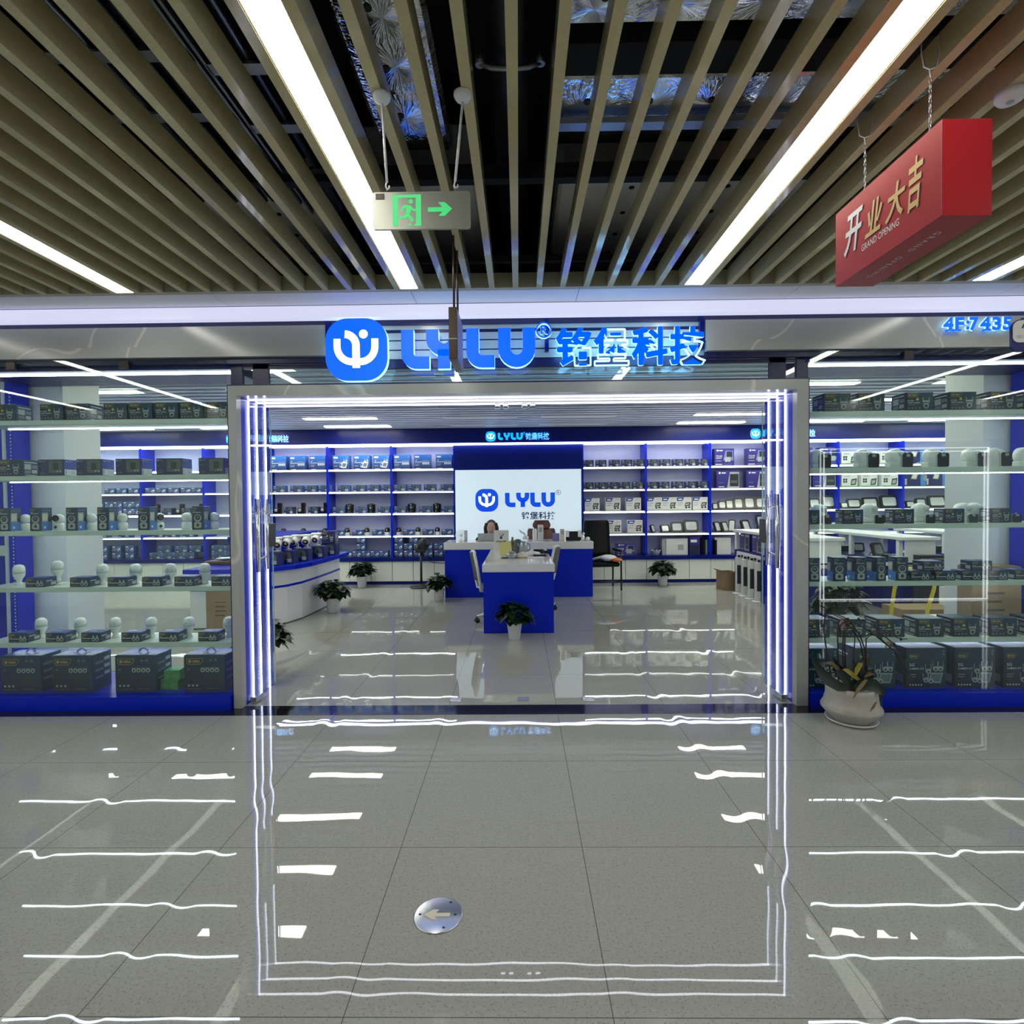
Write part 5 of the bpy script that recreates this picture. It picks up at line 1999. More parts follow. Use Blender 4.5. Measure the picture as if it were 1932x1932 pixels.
# ================================================================== desks
dk = empty('island_desk', (0, 7.25, 0), 'blue desk with thick white top facing the entrance', 'desk')
MB().rbox(-.418, -.945, 0, .393, -.885, .706, 'royal_blue', .004).build('front_panel', dk)
MB().rbox(-.418, .89, 0, .393, .95, .706, 'royal_blue', .004).build('rear_panel', dk)
MB().rbox(-.428, -.955, .706, .405, .96, .80, 'white_gloss', .006).build('top', dk)
rc_ = empty('reception_desk', (0, 8.95, 0), 'wide blue reception desk with white top in front of the screen', 'desk')
MB().rbox(-1.18, -.29, 0, 1.155, -.25, .757, 'royal_blue', .004).build('front_panel', rc_)
for xa_ in (-1.18, 1.115):
    MB().rbox(xa_, -.249, 0, xa_+.04, .25, .757, 'royal_blue', .004).build('side_panel', rc_)
MB().rbox(-1.192, -.30, .757, 1.168, .32, .873, 'white_gloss', .006).build('top', rc_)


def P3(px, py, Y):
    return at(px, py, Y)


def desk_item(name, label, cat, px, Y, fn, z, group=None, rz=0):
    b = MB()
    fn(b)
    o = b.build(name, None, (X_at(px, 1030, Y), Y, z), rz)
    return tag(o, label, cat, group)


ZI_, ZR = .8005, .8735
st = empty('sign_stand', (X_at(946, 1030, 7.95), 7.95, ZI_), 'white welcome sign board standing on the island desk', 'sign')
MB().rbox(-.107, -.006, 0, .107, .006, .30, 'carton_white', .003).build('board', st)
MB().rbox(-.10, -.05, 0, .10, .05, .008, 'carton_white', .002).build('foot', st)
wb_ = MB()
f = FR((-.107, -.0068, 0))
for i, a in enumerate((2.0, 1.2, .8)):
    stroke(wb_, [(.10, .20), (.10+.065*cos(a), .20+.065*sin(a))], .009, f, 'print_grey' if i < 2 else 'print_dark')
o_, u_, v_, n_ = f
wb_.face([o_+u_*(.103+.018*cos(t*.5))+v_*(.19+.018*sin(t*.5)) for t in range(12)], 'print_dark')
put_text(wb_, 'WELCOME', shift(f, .028, .125), .15, .026, 'print_dark', off=.02)
wb_.box(-.06, -.0072, .10, .05, -.0068, .105, 'print_grey')
wb_.build('print', st)
lp = empty('laptop', (X_at(919, 1015, 8.95), 8.95, ZR), 'grey laptop seen from behind on the reception desk', 'laptop')
MB().rbox(-.15, -.0, 0, .15, .21, .014, 'laptop_grey', .003).build('base', lp)
ld = MB().rbox(-.15, -.006, .0, .15, .002, .115, 'laptop_grey', .003)
ld.v = [(x, y-z*.25, z+.012) for x, y, z in ld.v]
ld.build('lid', lp)


def fanb(b):
    b.lathe([(.05, 0), (.05, .01), (.012, .015), (.012, .05)], 'white_gloss')
    for r_ in (.085, .06, .035):
        b.tube([(r_*cos(t*pi/10), -.03, .10+r_*sin(t*pi/10)) for t in range(21)], .004, 'white_gloss', 6)
    for t in range(10):
        b.tube([(0, -.034, .10), (.085*cos(t*pi/5), -.03, .10+.085*sin(t*pi/5))], .002, 'white_gloss', 4)
    b.sphere((0, -.025, .10), .025, 'white_gloss', 10, 6)


desk_item('desk_fan', 'small white desk fan at the end of the reception desk', 'fan', 870, 8.9, fanb, ZR)
desk_item('black_speaker', 'slim grey upright box beside the desk fan', 'box', 879, 9.05, lambda b: b.rbox(-.025, -.03, 0, .025, .03, .17, 'print_grey', .003), ZR)
tiss = [(1009, 8.85, .035, .20, 'white_gloss', 'short white tube on the reception desk'), (1020, 8.95, .045, .255, 'carton_white', 'tall white box on the reception desk'),
        (1049, 8.9, .055, .12, 'print_lilac', 'blue-grey carton on the reception desk'), (1061, 8.85, .035, .19, 'paper_cream', 'cream box beside the black tray'),
        (1031, 8.85, .055, .055, 'clear_plastic', 'low clear plastic tub on the reception desk')]
for px, Y, w, h, m_, lb in tiss:
    if 'tube' in lb:
        desk_item('tube', lb, 'tube', px, Y, lambda b: b.lathe([(w, 0), (w, h-.02), (w*.8, h)], m_), ZR)
    else:
        desk_item('box', lb, 'box', px, Y, lambda b: (b.rbox(-w, -.04, 0, w, .04, h, m_, .004), b.box(-w*.6, -.0415, h*.55, w*.6, -.0402, h*.85, 'print_grey') if h > .18 else None), ZR)
tr2 = empty('black_tray', (X_at(1081.5, 1030, 8.9), 8.9, ZR), 'black holder with white clips at the end of the reception desk', 'holder')
MB().rbox(-.12, -.06, 0, .12, .06, .15, 'camera_black', .01).build('body', tr2)
for s in (-1, 1):
    MB().rbox(s*.10-.03, -.068, .06, s*.10+.03, -.055, .165, 'white_gloss', .005).build('clip', tr2)
desk_item('figurine', 'small white ornament on the corner of the reception desk', 'ornament', 1101, 8.88, lambda b: (b.sphere((-.02, 0, .05), .04, 'white_gloss', 12, 8, 1.25), b.sphere((.0, 0, .11), .022, 'white_gloss', 10, 6), b.sphere((.07, 0, .03), .035, 'white_gloss', 12, 8, .85)), ZR)


def kettle(b, m1, s):
    b.lathe([(.062*s, 0), (.065*s, .01), (.055*s, .12*s), (.042*s, .17*s), (.03*s, .18*s), (0, .185*s)], m1)
    b.tube([(.045*s, 0, .15*s), (.085*s, 0, .15*s), (.09*s, 0, .08*s), (.06*s, 0, .04*s)], .009*s, m1, 8)
    b.tube([(-.05*s, 0, .10*s), (-.08*s, 0, .14*s), (-.085*s, 0, .16*s)], [.014*s, .010*s, .008*s], m1, 8)


desk_item('kettle', 'dark grey kettle behind the light grey jug', 'kettle', 977, 7.62, lambda b: kettle(b, 'chair_grey', 1.05), ZI_)
desk_item('jug', 'light grey jug with loop handle on the island desk', 'jug', 988, 7.42, lambda b: kettle(b, 'kettle_grey', .95), ZI_)
desk_item('water_bottle', 'clear dispenser with white tap behind the jug', 'dispenser', 992, 7.95, lambda b: (b.lathe([(.055, 0), (.055, .14), (.04, .17)], 'clear_plastic'), b.lathe([(.04, .17), (.045, .2), (.02, .22)], 'white_gloss'), b.tube([(0, 0, .21), (-.02, 0, .25), (-.07, -.01, .275), (-.09, -.01, .3)], .012, 'white_gloss', 8)), ZI_)
desk_item('bottle', 'olive green bottle beside the welcome board', 'bottle', 967, 7.95, lambda b: b.lathe([(.03, 0), (.033, .01), (.033, .12), (.015, .17), (.014, .2)], 'bottle_green'), ZI_)


def yc(b):
    b.add([(-.085, .0, .004), (.075, -.02, .004), (.055, .06, .19), (-.10, .07, .17)], [(0, 1, 2, 3)], 'paper_yellow')
    b.add([(-.085, .004, .0), (.075, -.016, .0), (.055, .064, .186), (-.10, .074, .166)], [(3, 2, 1, 0)], 'paper_yellow')


desk_item('paper_sheet', 'crumpled yellow paper sheet leaning on the island desk', 'paper', 956, 7.25, yc, ZI_)
desk_item('cap', 'grey crumpled cap in front of the yellow paper', 'cap', 965, 6.95, lambda b: (b.sphere((0, 0, .035), .07, 'kettle_grey', 14, 8, .75), b.rbox(-.13, -.04, .0, -.03, .04, .012, 'chair_grey', .004)), ZI_)
desk_item('bag', 'cream paper bag on the island desk', 'bag', 984, 6.98, lambda b: (b.sphere((0, 0, .028), .075, 'paper_cream', 12, 7, .5, 1.1), b.sphere((.02, .01, .055), .03, 'print_white', 10, 6, .8)), ZI_)
desk_item('cloth', 'white crumpled cloth beside the jug', 'cloth', 1003, 7.3, lambda b: (b.sphere((0, 0, .02), .08, 'print_white', 12, 7, .45, 1.2), b.sphere((.07, .04, .018), .05, 'print_white', 10, 6, .5)), ZI_)
desk_item('black_tool', 'black hand tool lying on the island desk', 'tool', 1019, 7.6, lambda b: (b.rbox(-.10, -.03, 0, .06, .03, .05, 'camera_black', .012), b.rbox(.04, -.05, 0, .13, -.01, .035, 'camera_black', .01)), ZI_, rz=-.2)
desk_item('tray', 'flat dark green tray on the island desk', 'tray', 1018, 7.2, lambda b: b.rbox(-.085, -.06, 0, .085, .06, .02, 'camera_black', .006), ZI_)
desk_item('paper_stack', 'loose white papers near the flat tray', 'paper', 1010, 6.98, lambda b: (b.rbox(-.11, -.07, 0, .11, .07, .005, 'print_white', .001)), ZI_, rz=.2)

# ================================================================== chairs
def shell_panel(b, w, pts, t, mt, curve=.03, n=6):
    """curved sheet: pts = (y, z) profile of the centre line, w = widths"""
    m = len(pts)
    vs = []
    for s_ in (0, t):
        for j, (y, z) in enumerate(pts):
            ww = w[j] if isinstance(w, (list, tuple)) else w
            for i in range(n+1):
                u = i/n*2-1
                vs.append((u*ww/2, y+s_-curve*u*u, z))
    k = n+1
    fs = []
    for j in range(m-1):
        for i in range(n):
            a = j*k+i
            fs.append((a, a+1, a+k+1, a+k))
            a2 = a+m*k
            fs.append((a2+k, a2+k+1, a2+1, a2))
    for j in range(m-1):
        for i in (0, n):
            a = j*k+i
            fs.append((a, a+k, a+k+m*k, a+m*k))
    for i in range(n):
        fs.append((i, i+m*k, i+1+m*k, i+1))
        a = (m-1)*k+i
        fs.append((a, a+1, a+1+m*k, a+m*k))
    b.add(vs, fs, mt, True)


def star_base(r, mt, zc=.06):
    b = MB()
    for i in range(5):
        a = 2*pi*i/5+.5
        b.tube([(0, 0, .13), (.15*cos(a), .15*sin(a), .115), (.29*cos(a), .29*sin(a), .085)], [.026, .022, .016], mt, 8)
    b.tube([(0, 0, .11), (0, 0, .42)], .025, mt, 10)
    b.build('base', r)
    for i in range(5):
        a = 2*pi*i/5+.5
        c = MB()
        c.tube([(.29*cos(a)-.022*sin(a), .29*sin(a)+.022*cos(a), .032), (.29*cos(a)+.022*sin(a), .29*sin(a)-.022*cos(a), .032)], .032, 'camera_black', 14)
        c.tube([(.29*cos(a), .29*sin(a), .04), (.29*cos(a), .29*sin(a), .09)], .01, 'camera_black', 6)
        c.build('caster', r)


def task_chair():
    """faces -Y; white frame, grey mesh"""
    r = empty('office_chair', (0, 0, 0), '', '')
    star_base(r, 'chair_white')
    s_ = MB().rbox(-.24, -.24, .43, .24, .22, .49, 'chair_grey', .02)
    s_.build('seat', r)
    p = MB().rbox(-.20, -.2, .405, .20, .2, .43, 'chair_white', .01)
    p.build('seat_pan', r)
    b = MB()
    shell_panel(b, [.40, .43, .44, .42, .36], [(.22, .54), (.235, .64), (.25, .74), (.27, .86), (.285, .93)], .012, 'chair_grey', -.05)
    b.build('backrest', r)
    f = MB()
    for s in (-1, 1):
        f.tube([(s*.10, .12, .42), (s*.16, .25, .45), (s*.205, .26, .54), (s*.225, .29, .74), (s*.20, .325, .93), (s*.12, .315, .955), (0, .31, .96)], .018, 'chair_white', 8)
    f.build('back_frame', r)
    for s in (-1, 1):
        a = MB()
        a.tube([(s*.20, .0, .43), (s*.27, .02, .45), (s*.285, .04, .58), (s*.27, -.06, .655), (s*.27, -.16, .66)], .016, 'chair_white', 8)
        a.build('armrest', r)
    return r


KC = Kind(task_chair)
_c = KC.put((-.27, 6.98, 0), pi/2+.2, 'white-framed grey office chair on the plant side of the island desk', 'white office chairs beside the island desk', 'chair')
_d = KC.put((.20, 7.66, 0), -pi/2-.25, 'white-framed office chair mostly hidden on the black chair side of the island desk', 'white office chairs beside the island desk', 'chair')


_c.scale = _d.scale = (1, 1, .93)


def exec_chair(name, loc, rz, mt, label, hb):
    r = empty(name, loc, label, 'chair', None, rz)
    star_base(r, 'chair_black' if mt != 'chair_black' else mt)
    MB().rbox(-.26, -.26, .43, .26, .24, .53, mt, .03).build('seat', r)
    b = MB()
    shell_panel(b, [.44, .50, .52, .50, .46], [(.24, .52), (.26, .66), (.28, .80), (.30, hb-.14), (.31, hb-.10)], .05, mt, -.06)
    b.build('backrest', r)
    h = MB()
    shell_panel(h, [.24, .31, .32, .24], [(.285, hb-.11), (.295, hb-.07), (.305, hb-.02), (.30, hb+.05)], .05, mt, -.03)
    h.build('headrest', r)
    for s in (-1, 1):
        a = MB()
        a.tube([(s*.22, .1, .44), (s*.30, .06, .47), (s*.31, .02, .66)], .02, 'chair_black', 8)
        a.rbox(s*.31-.035, -.14, .655, s*.31+.035, .1, .685, 'chair_black', .01)
        a.build('armrest', r)
    return r


exec_chair('executive_chair', (.44, 9.56, 0), .1, 'chair_brown', 'reddish brown executive chair with headrest behind the reception desk', 1.12)
# black high-backed conference chair beside the reception desk
bc = empty('meeting_chair', (1.41, 9.45, 0), 'black high-backed meeting chair at the end of the reception desk', 'chair', None, .12)
MB().rbox(-.25, -.26, .40, .25, .22, .475, 'chair_black', .02).build('seat', bc)
b = MB()
shell_panel(b, [.46, .47, .47, .47, .46, .40], [(.20, .47), (.23, .62), (.26, .80), (.28, .98), (.29, 1.12), (.292, 1.165)], .03, 'chair_black', -.03)
b.build('backrest', bc)
for s in (-1, 1):
    a = MB()
    a.tube([(s*.27, .24, .0), (s*.27, .22, .40), (s*.27, .24, .60)], .016, 'camera_black', 8)
    a.build('leg', bc)
    a = MB()
    a.tube([(s*.27, -.26, 0), (s*.27, -.25, .45), (s*.27, -.24, .64), (s*.27, -.2, .655), (s*.27, .22, .655)], .016, 'camera_black', 8)
    a.build('leg', bc)
    MB().rbox(s*.27-.03, -.22, .655, s*.27+.03, .18, .685, 'chair_black', .01).build('armrest', bc)
MB().tube([(-.27, -.256, .16), (.27, -.256, .16)], .012, 'camera_black', 8).build('stretcher', bc)
g_ = MB()
g_.sphere((.04, -.05, .06), .14, 'print_white', 12, 7, .42, 1.1)
g_.sphere((.16, -.14, .04), .09, 'plastic_orange', 10, 6, .4, 1.2)
g_.tube([(-.26, -.12, .04), (0, -.06, .10)], .022, 'print_grey', 8)
tag(g_.build('carrier_bag', None, (1.47, 9.40, .476)), 'white and orange bag lying on the black meeting chair', 'bag')

# ================================================================== person behind the reception desk
def skinned(name, joints, edges, mt, parent, sub=2, root=0):
    me = bpy.data.meshes.new(name)
    me.from_pydata([j[0] for j in joints], edges, [])
    me.materials.append(MATS[mt])
    o = bpy.data.objects.new(name, me)
    COL.objects.link(o)
    o.parent = parent
    o.modifiers.new('skin', 'SKIN')
    if not me.skin_vertices:
        bpy.context.view_layer.objects.active = o
    for i, j in enumerate(joints):
        r_ = j[1]
        sv = me.skin_vertices[0].data[i]
        sv.radius = r_ if isinstance(r_, tuple) else (r_, r_)
        sv.use_root = (i == root)
    ss = o.modifiers.new('sub', 'SUBSURF')
    ss.levels = ss.render_levels = sub
    bpy.context.view_layer.update()
    dg = bpy.context.evaluated_depsgraph_get()
    me2 = bpy.data.meshes.new_from_object(o.evaluated_get(dg))
    for p in me2.polygons:
        p.use_smooth = True
    o.modifiers.clear()
    o.data = me2
    return o


hx, hy = X_at(927, 1003, 9.42), 9.42
pe = empty('person', (hx, hy, .045), 'dark-haired person in black bending over the grey laptop', 'person')
J = [((0, .16, .50), (.14, .11)), ((0, .15, .66), (.125, .10)), ((0, .10, .82), (.15, .10)), ((0, .07, .875), (.07, .06)), ((0, .02, .93), .048), ((0, .0, .98), .05),
     ((-.17, .08, .855), .055), ((-.24, -.02, .72), .045), ((-.22, -.22, .84), .038), ((-.17, -.30, .885), .026),
     ((.17, .08, .855), .055), ((.24, -.02, .72), .045), ((.22, -.22, .84), .038), ((.17, -.30, .885), .026),
     ((-.10, .10, .49), .085), ((-.11, -.30, .50), .068), ((-.11, -.26, .08), .042), ((-.11, -.38, .04), .035),
     ((.10, .10, .49), .085), ((.11, -.30, .50), .068), ((.11, -.26, .08), .042), ((.11, -.38, .04), .035)]
E_ = [(0, 1), (1, 2), (2, 3), (3, 4), (4, 5), (2, 6), (6, 7), (7, 8), (8, 9), (2, 10), (10, 11), (11, 12), (12, 13), (0, 14), (14, 15), (15, 16), (16, 17), (0, 18), (18, 19), (19, 20), (20, 21)]
skinned('body', J, E_, 'cloth_dark', pe)
hd = MB()
hd.sphere((0, -.03, 1.02), .088, 'skin', 20, 14, 1.22, .88, 1.0)
hd.sphere((0, -.118, 1.0), .014, 'skin', 8, 6, 1.3)
for s in (-1, 1):
    hd.sphere((s*.076, -.03, 1.01), .018, 'skin', 8, 6, 1.4, .5)
    hd.sphere((s*.030, -.108, 1.03), .009, 'lens', 8, 5, .6)
hd.rbox(-.022, -.113, .962, .022, -.104, .97, 'petal', .002)
hd.tube([(0, .01, .90), (0, -.01, .97)], .042, 'skin', 10)
hd.build('head', pe)
hr = MB()
hr.sphere((0, .018, 1.05), .100, 'hair', 20, 12, 1.12, .95, .98)
for s in (-1, 1):
    hr.tube([(s*.075, -.05, 1.10), (s*.095, -.03, 1.02), (s*.092, -.01, .93), (s*.07, .0, .87)], [.03, .036, .034, .015], 'hair', 8)
hr.build('hair', pe)
for s in (-1, 1):
    hn = MB()
    hn.tube([(s*.17, -.29, .885), (s*.155, -.345, .889)], [.03, .032], 'skin', 8)
    for k in range(4):
        x = s*(.172-.012*k) if s > 0 else -(.172-.012*k)
        hn.tube([(x, -.345, .89), (x*.97, -.38, .894), (x*.95, -.405-.006*(k in (1, 2)), .885)], [.009, .008, .007], 'skin', 6)
    hn.tube([(s*.135, -.315, .89), (s*.11, -.345, .892), (s*.105, -.37, .888)], [.01, .009, .008], 'skin', 6)
    hn.build('hand', pe)
sch = empty('office_stool', (hx, hy+.16, 0), 'dark office chair under the person at the reception desk', 'chair')
star_base(sch, 'chair_black')
MB().rbox(-.24, -.24, .37, .24, .22, .425, 'chair_black', .02).build('seat', sch)
bw = empty('wooden_chair', (-.14, 9.85, 0), 'dark brown chair back behind the welcome board', 'chair')
MB().rbox(-.22, -.2, .40, .22, .2, .45, 'brown_wood', .01).build('seat', bw)
MB().rbox(-.24, .17, .60, .24, .21, .965, 'brown_wood', .02).build('backrest', bw)
for sx in (-1, 1):
    for sy in (-1, 1):
        MB().tube([(sx*.19, sy*.17, 0), (sx*.19, sy*.17, .42 if sy < 0 else .62)], .018, 'brown_wood', 8).build('leg', bw)

# ================================================================== potted plants
def leaf_mesh(b, base, d, L, w, mt, droop=.35, fold=.25):
    d = Vector(d).normalized()
    side = d.cross(Vector((0, 0, 1)))
    if side.length < .05:
        side = Vector((1, 0, 0))
    side.normalize()
    up = side.cross(d).normalized()
    prof = [(0, .03), (.12, .66), (.32, 1), (.58, .92), (.84, .50), (1, .0)]
    vs = []
    for t, ww in prof:
        c = Vector(base)+d*(L*t)-Vector((0, 0, 1))*(droop*L*t*t)
        a = w/2*ww
        vs += [c+side*a+up*(fold*a), c, c-side*a+up*(fold*a)]
    fs = []
    for i in range(len(prof)-1):
        k = i*3
        fs += [(k, k+1, k+4, k+3), (k+1, k+2, k+5, k+4)]
    b.add(vs, fs, mt, True)


def potted(seed, n=130):
    def f():
        rr = random.Random(seed)
        r = empty('potted_plant', (0, 0, 0), '', '')
        MB().lathe([(.058, 0), (.062, .004), (.082, .16), (.086, .165), (.086, .18), (.078, .18), (.076, .16)], 'pot_white', seg=24).build('pot', r)
        MB().lathe([(.075, .155), (.0, .165)], 'soil', seg=18).build('soil', r)
        st_ = MB()
        fo = MB()
        for i in range(n):
            a = rr.uniform(0, 2*pi)
            e = rr.uniform(-.2, 1.25)
            R = rr.uniform(.08, .145)
            base = Vector((cos(a)*cos(e)*R*1.05, sin(a)*cos(e)*R*1.05, .255+sin(e)*R*.95))
            if i % 3 == 0:
                st_.tube([(cos(a)*.02, sin(a)*.02, .16), (base.x*.5, base.y*.5, .2+.3*(base.z-.2)), tuple(base)], .003, 'leaf_dark', 5)
            d = Vector((cos(a+rr.uniform(-.5, .5)), sin(a+rr.uniform(-.5, .5)), sin(e)*.6+rr.uniform(-.5, .25)))
            leaf_mesh(fo, base, d, rr.uniform(.08, .115), rr.uniform(.075, .105), 'leaf_dark', rr.uniform(.2, .55))
        st_.build('stems', r)
        tag(fo.build('foliage', r), kind='stuff')
        return r
    return f


KPL = [Kind(potted(3)), Kind(potted(8))]
for i, (px, py, s, lb) in enumerate(((608, 1155, 1.12, 'bushy potted plant in a white pot beside the curved counter'), (694, 1102, 1.12, 'bushy potted plant before the white cabinets near the curved counter'),
                                     (840, 1128, 1.0, 'bushy potted plant at the corner of the reception desk'), (971, 1199, 1.0, 'bushy potted plant in front of the island desk'),
                                     (1240, 1099, 1.1, 'bushy potted plant before the white cabinets beside the black chair'))):
    d_ = _f + (px-966)/FPX*CR - (py-966)/FPX*CU
    p = Vector((0, 0, EYE))+d_*(-EYE/d_.z)
    if i in (1, 4):
        p.y -= .38
    if i == 2:
        p.y, p.x = 8.42, p.x-.06
    if i == 3:
        p.y = 6.06
    if i == 0:
        p.x = -2.60
    o_ = KPL[i % 2].put((p.x, p.y, 0), 1.3*i, lb, 'potted plants inside the shop', 'plant')
    o_.scale = (s, s, s)
o_ = KPL[0].put((-2.30, 4.86, 0), 2.0, 'potted plant half hidden behind the open glass door leaf', 'potted plants inside the shop', 'plant')
o_.scale = (1.15, 1.15, 1.2)
o_ = KPL[1].put((X_at(1592, 1140, 5.6)-.06, 5.6, 0), .7, 'potted plant inside the orchid window behind the lower shelf', 'potted plants inside the shop', 'plant')
o_.scale = (1.2, 1.2, 1.75)
o_ = KPL[1].put((X_at(150, 1075, 9.4), 9.4, 0), .2, 'potted plant seen through the window with handled cartons', 'potted plants inside the shop', 'plant')
o_.scale = (1.3, 1.3, 1.5)

# stand fan in front of the rear shelves
fx = X_at(795, 1100, 9.75)
sf_ = empty('stand_fan', (fx, 9.75, 0), 'black fan on a tall round-based stand before the rear shelves', 'fan')
MB().lathe([(.20, 0), (.205, .012), (.18, .03), (.04, .045), (.03, .06)], 'black_plastic', seg=28).build('base', sf_)
MB().tube([(0, 0, .05), (0, 0, .62)], .021, 'black_plastic', 10).build('pole', sf_)
h_ = MB()
h_.sphere((.05, 0, .77), .10, 'black_plastic', 16, 10, 1.15, 1.0, .8)
h_.sphere((-.05, .0, .70), .07, 'black_plastic', 12, 8)
h_.rbox(-.10, -.06, .62, .09, .06, .70, 'black_plastic', .02)
for k in range(8):
    a = 2*pi*k/8
    h_.tube([(.05, -.085, .77), (.05+.10*cos(a), -.055, .77+.115*sin(a))], .004, 'print_dark', 5)
h_.build('head', sf_)
MB().tube([(.02, .03, .55), (.15, .2, .42), (.35, .26, .39), (.52, .27, .45)], .006, 'black_plastic', 6).build('cable', sf_)

# ================================================================== goods on the floor behind the windows
def brown_box(x, y, w, d, h, label, marks=True, z=0, rz=0, name='cardboard_box'):
    b = MB().rbox(-w/2, -d/2, 0, w/2, d/2, h, 'cardboard', .003)
    if marks:
        for i in range(4):
            b.box(-w*.2, -d/2-.001, h*(.5+.08*i), w*(.1+.06*(i % 2)), -d/2-.0002, h*(.52+.08*i), 'cardboard_print')
        b.box(-w/2-.0004, -d/2-.001, h*.0, -w/2+.02, -d/2-.0002, h*.02, 'cardboard_print')
    o = b.build(name, None, (x, y, z), rz)
    return tag(o, label, 'box', 'brown cardboard boxes')


brown_box(X_at(415, 1150, 5.9), 6.1, .34, .34, .60, 'tall brown cardboard box seen through the window with handled cartons')
pb_ = empty('leaning_board', (X_at(136, 1165, 5.35), 5.45, 0), 'black slanted board leaning behind the window with handled cartons', 'board')
m_ = MB().rbox(-.12, -.03, 0, .10, .02, .42, 'black_plastic', .006)
m_.v = [(x+(.08 if (x > 0 and z < .2) else 0), y+z*.1, z) for x, y, z in m_.v]
m_.build('board', pb_)
cr_ = empty('reddish_tray', (X_at(415, 1080, 7.0), 7.05, .7425), 'dark red tray with white dish on the curved counter', 'tray')
MB().rbox(-.17, -.12, 0, .17, .12, .05, 'brown_wood', .01).build('tray', cr_)
MB().lathe([(.04, .05), (.11, .075), (.115, .08), (.10, .078), (.03, .06)], 'white_gloss', (.05, 0, 0)).build('dish', cr_)

ht = empty('hand_truck', (X_at(1722, 1160, 5.35), 5.35, 0), 'yellow-handled hand truck seen through the orchid window', 'hand truck')
hp = [at(px, py, 5.35) for px, py in ((1678, 1245), (1679, 1180), (1682, 1150), (1688, 1110), (1697, 1085), (1710, 1074), (1735, 1072), (1757, 1080), (1764, 1098), (1762, 1112), (1750, 1150), (1744, 1200), (1742, 1245))]
ox = ht.location.x
m_ = MB()
m_.tube([(p.x-ox, 0, p.z) for p in hp], .016, 'yellow_paint', 10)
m_.build('handle', ht)
m_ = MB()
zl_ = hp[0].z
for s in (hp[0].x-ox, hp[-1].x-ox):
    m_.tube([(s, 0, zl_), (s, 0, .12)], .014, 'yellow_paint', 8)
m_.build('frame', ht)
MB().rbox(hp[0].x-ox, -.28, .015, hp[-1].x-ox, .0, .03, 'black_metal', .003).build('toe_plate', ht)
for s in (hp[0].x-ox-.06, hp[-1].x-ox+.06):
    MB().tube([(s-.02, .06, .08), (s+.02, .06, .08)], .08, 'black_plastic', 18).build('wheel', ht)
x0, x1 = X_at(1700, 1180, 6.2), X_at(1830, 1180, 6.2)
brown_box((x0+x1)/2, 6.35, x1-x0, .36, .27, 'wide brown cardboard box behind the yellow hand truck')
brown_box(3.845, 4.54, .40, .15, .86, 'tall brown cardboard box in front of the white column', z=.101)
tag(MB().box(3.66, 4.47, .9615, 4.03, 4.61, .9645, 'cardboard').build('cardboard_sheet'), 'loose cardboard sheet on the tall box before the white column', 'sheet')
b = MB().rbox(-.10, -.06, 0, .10, .06, .22, 'carton_white', .003)
b.poly = None
F_ = carton_faces(b, .2, .12, .22)[0]
F_.poly([(0.002, .16), (.14, .16), (.17, .218), (.002, .218)], 'print_blue')
F_.rect(.02, .10, .15, .12, 'print_grey')
tag(b.build('white_carton', None, (X_at(1806, 1110, 6.28), 6.36, .271)), 'white carton with blue flag on the wide brown box', 'carton')
b = MB().rbox(-.16, -.05, 0, .16, .05, .82, 'print_dark', .004)
for i in range(7):
    b.box(-.14, -.052, .5+.045*i, .14, -.0502, .508+.045*i, 'print_grey')
tag(b.build('black_rack', None, (X_at(1768, 1110, 6.62), 6.75, 0)), 'black vented unit behind the yellow hand truck', 'unit')
b = MB().rbox(-.2, -.02, 0, .2, .02, .035, 'paper_cream', .004)
tag(MB().rbox(-.33, -.10, 0, .33, .10, .34, 'paper_cream', .006).build('cream_board', None, (X_at(1835, 1215, 5.45), 5.5, 0)), 'long cream board low behind the orchid window', 'board')

# ================================================================== orchid by the window
OY = 3.765
oc = at(1606, 1352, OY)
op = empty('orchid_pot', (oc.x, OY, 0), 'withered orchid in a waisted white ceramic pot on a saucer', 'plant')
MB().lathe([(.115, .0), (.15, .006), (.162, .022), (.158, .024), (.145, .014), (0, .012)], 'saucer_white', seg=36).build('saucer', op)
ROT = Matrix.Rotation(.085, 3, 'Y')
pt = MB().lathe([(.125, .014), (.13, .03), (.165, .062), (.186, .088), (.187, .102), (.172, .13), (.160, .17), (.157, .21), (.160, .245), (.150, .246), (.146, .225)], 'ceramic', seg=40)
pt.build('pot', op)
MB().lathe([(.147, .222), (0, .228)], 'soil', seg=24).build('soil', op)


def opt(px, py, dy=0):
    p = at(px, py, OY+dy)
    return (p.x-oc.x, dy, p.z)


stems = [([(1570, 1290), (1562, 1240), (1556, 1205), (1554, 1180), (1557, 1160), (1570, 1155), (1600, 1168), (1640, 1190), (1680, 1222), (1700, 1240)], -.03),
         ([(1582, 1285), (1581, 1230), (1580, 1190), (1583, 1178), (1595, 1172), (1615, 1172)], .03),
         ([(1592, 1285), (1590, 1230), (1591, 1195), (1598, 1178), (1605, 1172)], -.01),
         ([(1596, 1285), (1594, 1235), (1594, 1200), (1600, 1180)], .05),
         ([(1613, 1285), (1611, 1240), (1613, 1200)], .02),
         ([(1630, 1290), (1629, 1240), (1623, 1212), (1610, 1190), (1595, 1170), (1568, 1157)], .05),
         ([(1638, 1295), (1634, 1240), (1634, 1205), (1645, 1196), (1662, 1205), (1690, 1232), (1713, 1268), (1722, 1280)], -.04),
         ([(1634, 1280), (1632, 1225), (1622, 1198), (1605, 1175), (1620, 1168), (1650, 1180), (1680, 1198), (1700, 1206), (1712, 1205)], 0),
         ([(1634, 1200), (1650, 1190), (1668, 1200), (1687, 1215), (1703, 1236)], .03)]
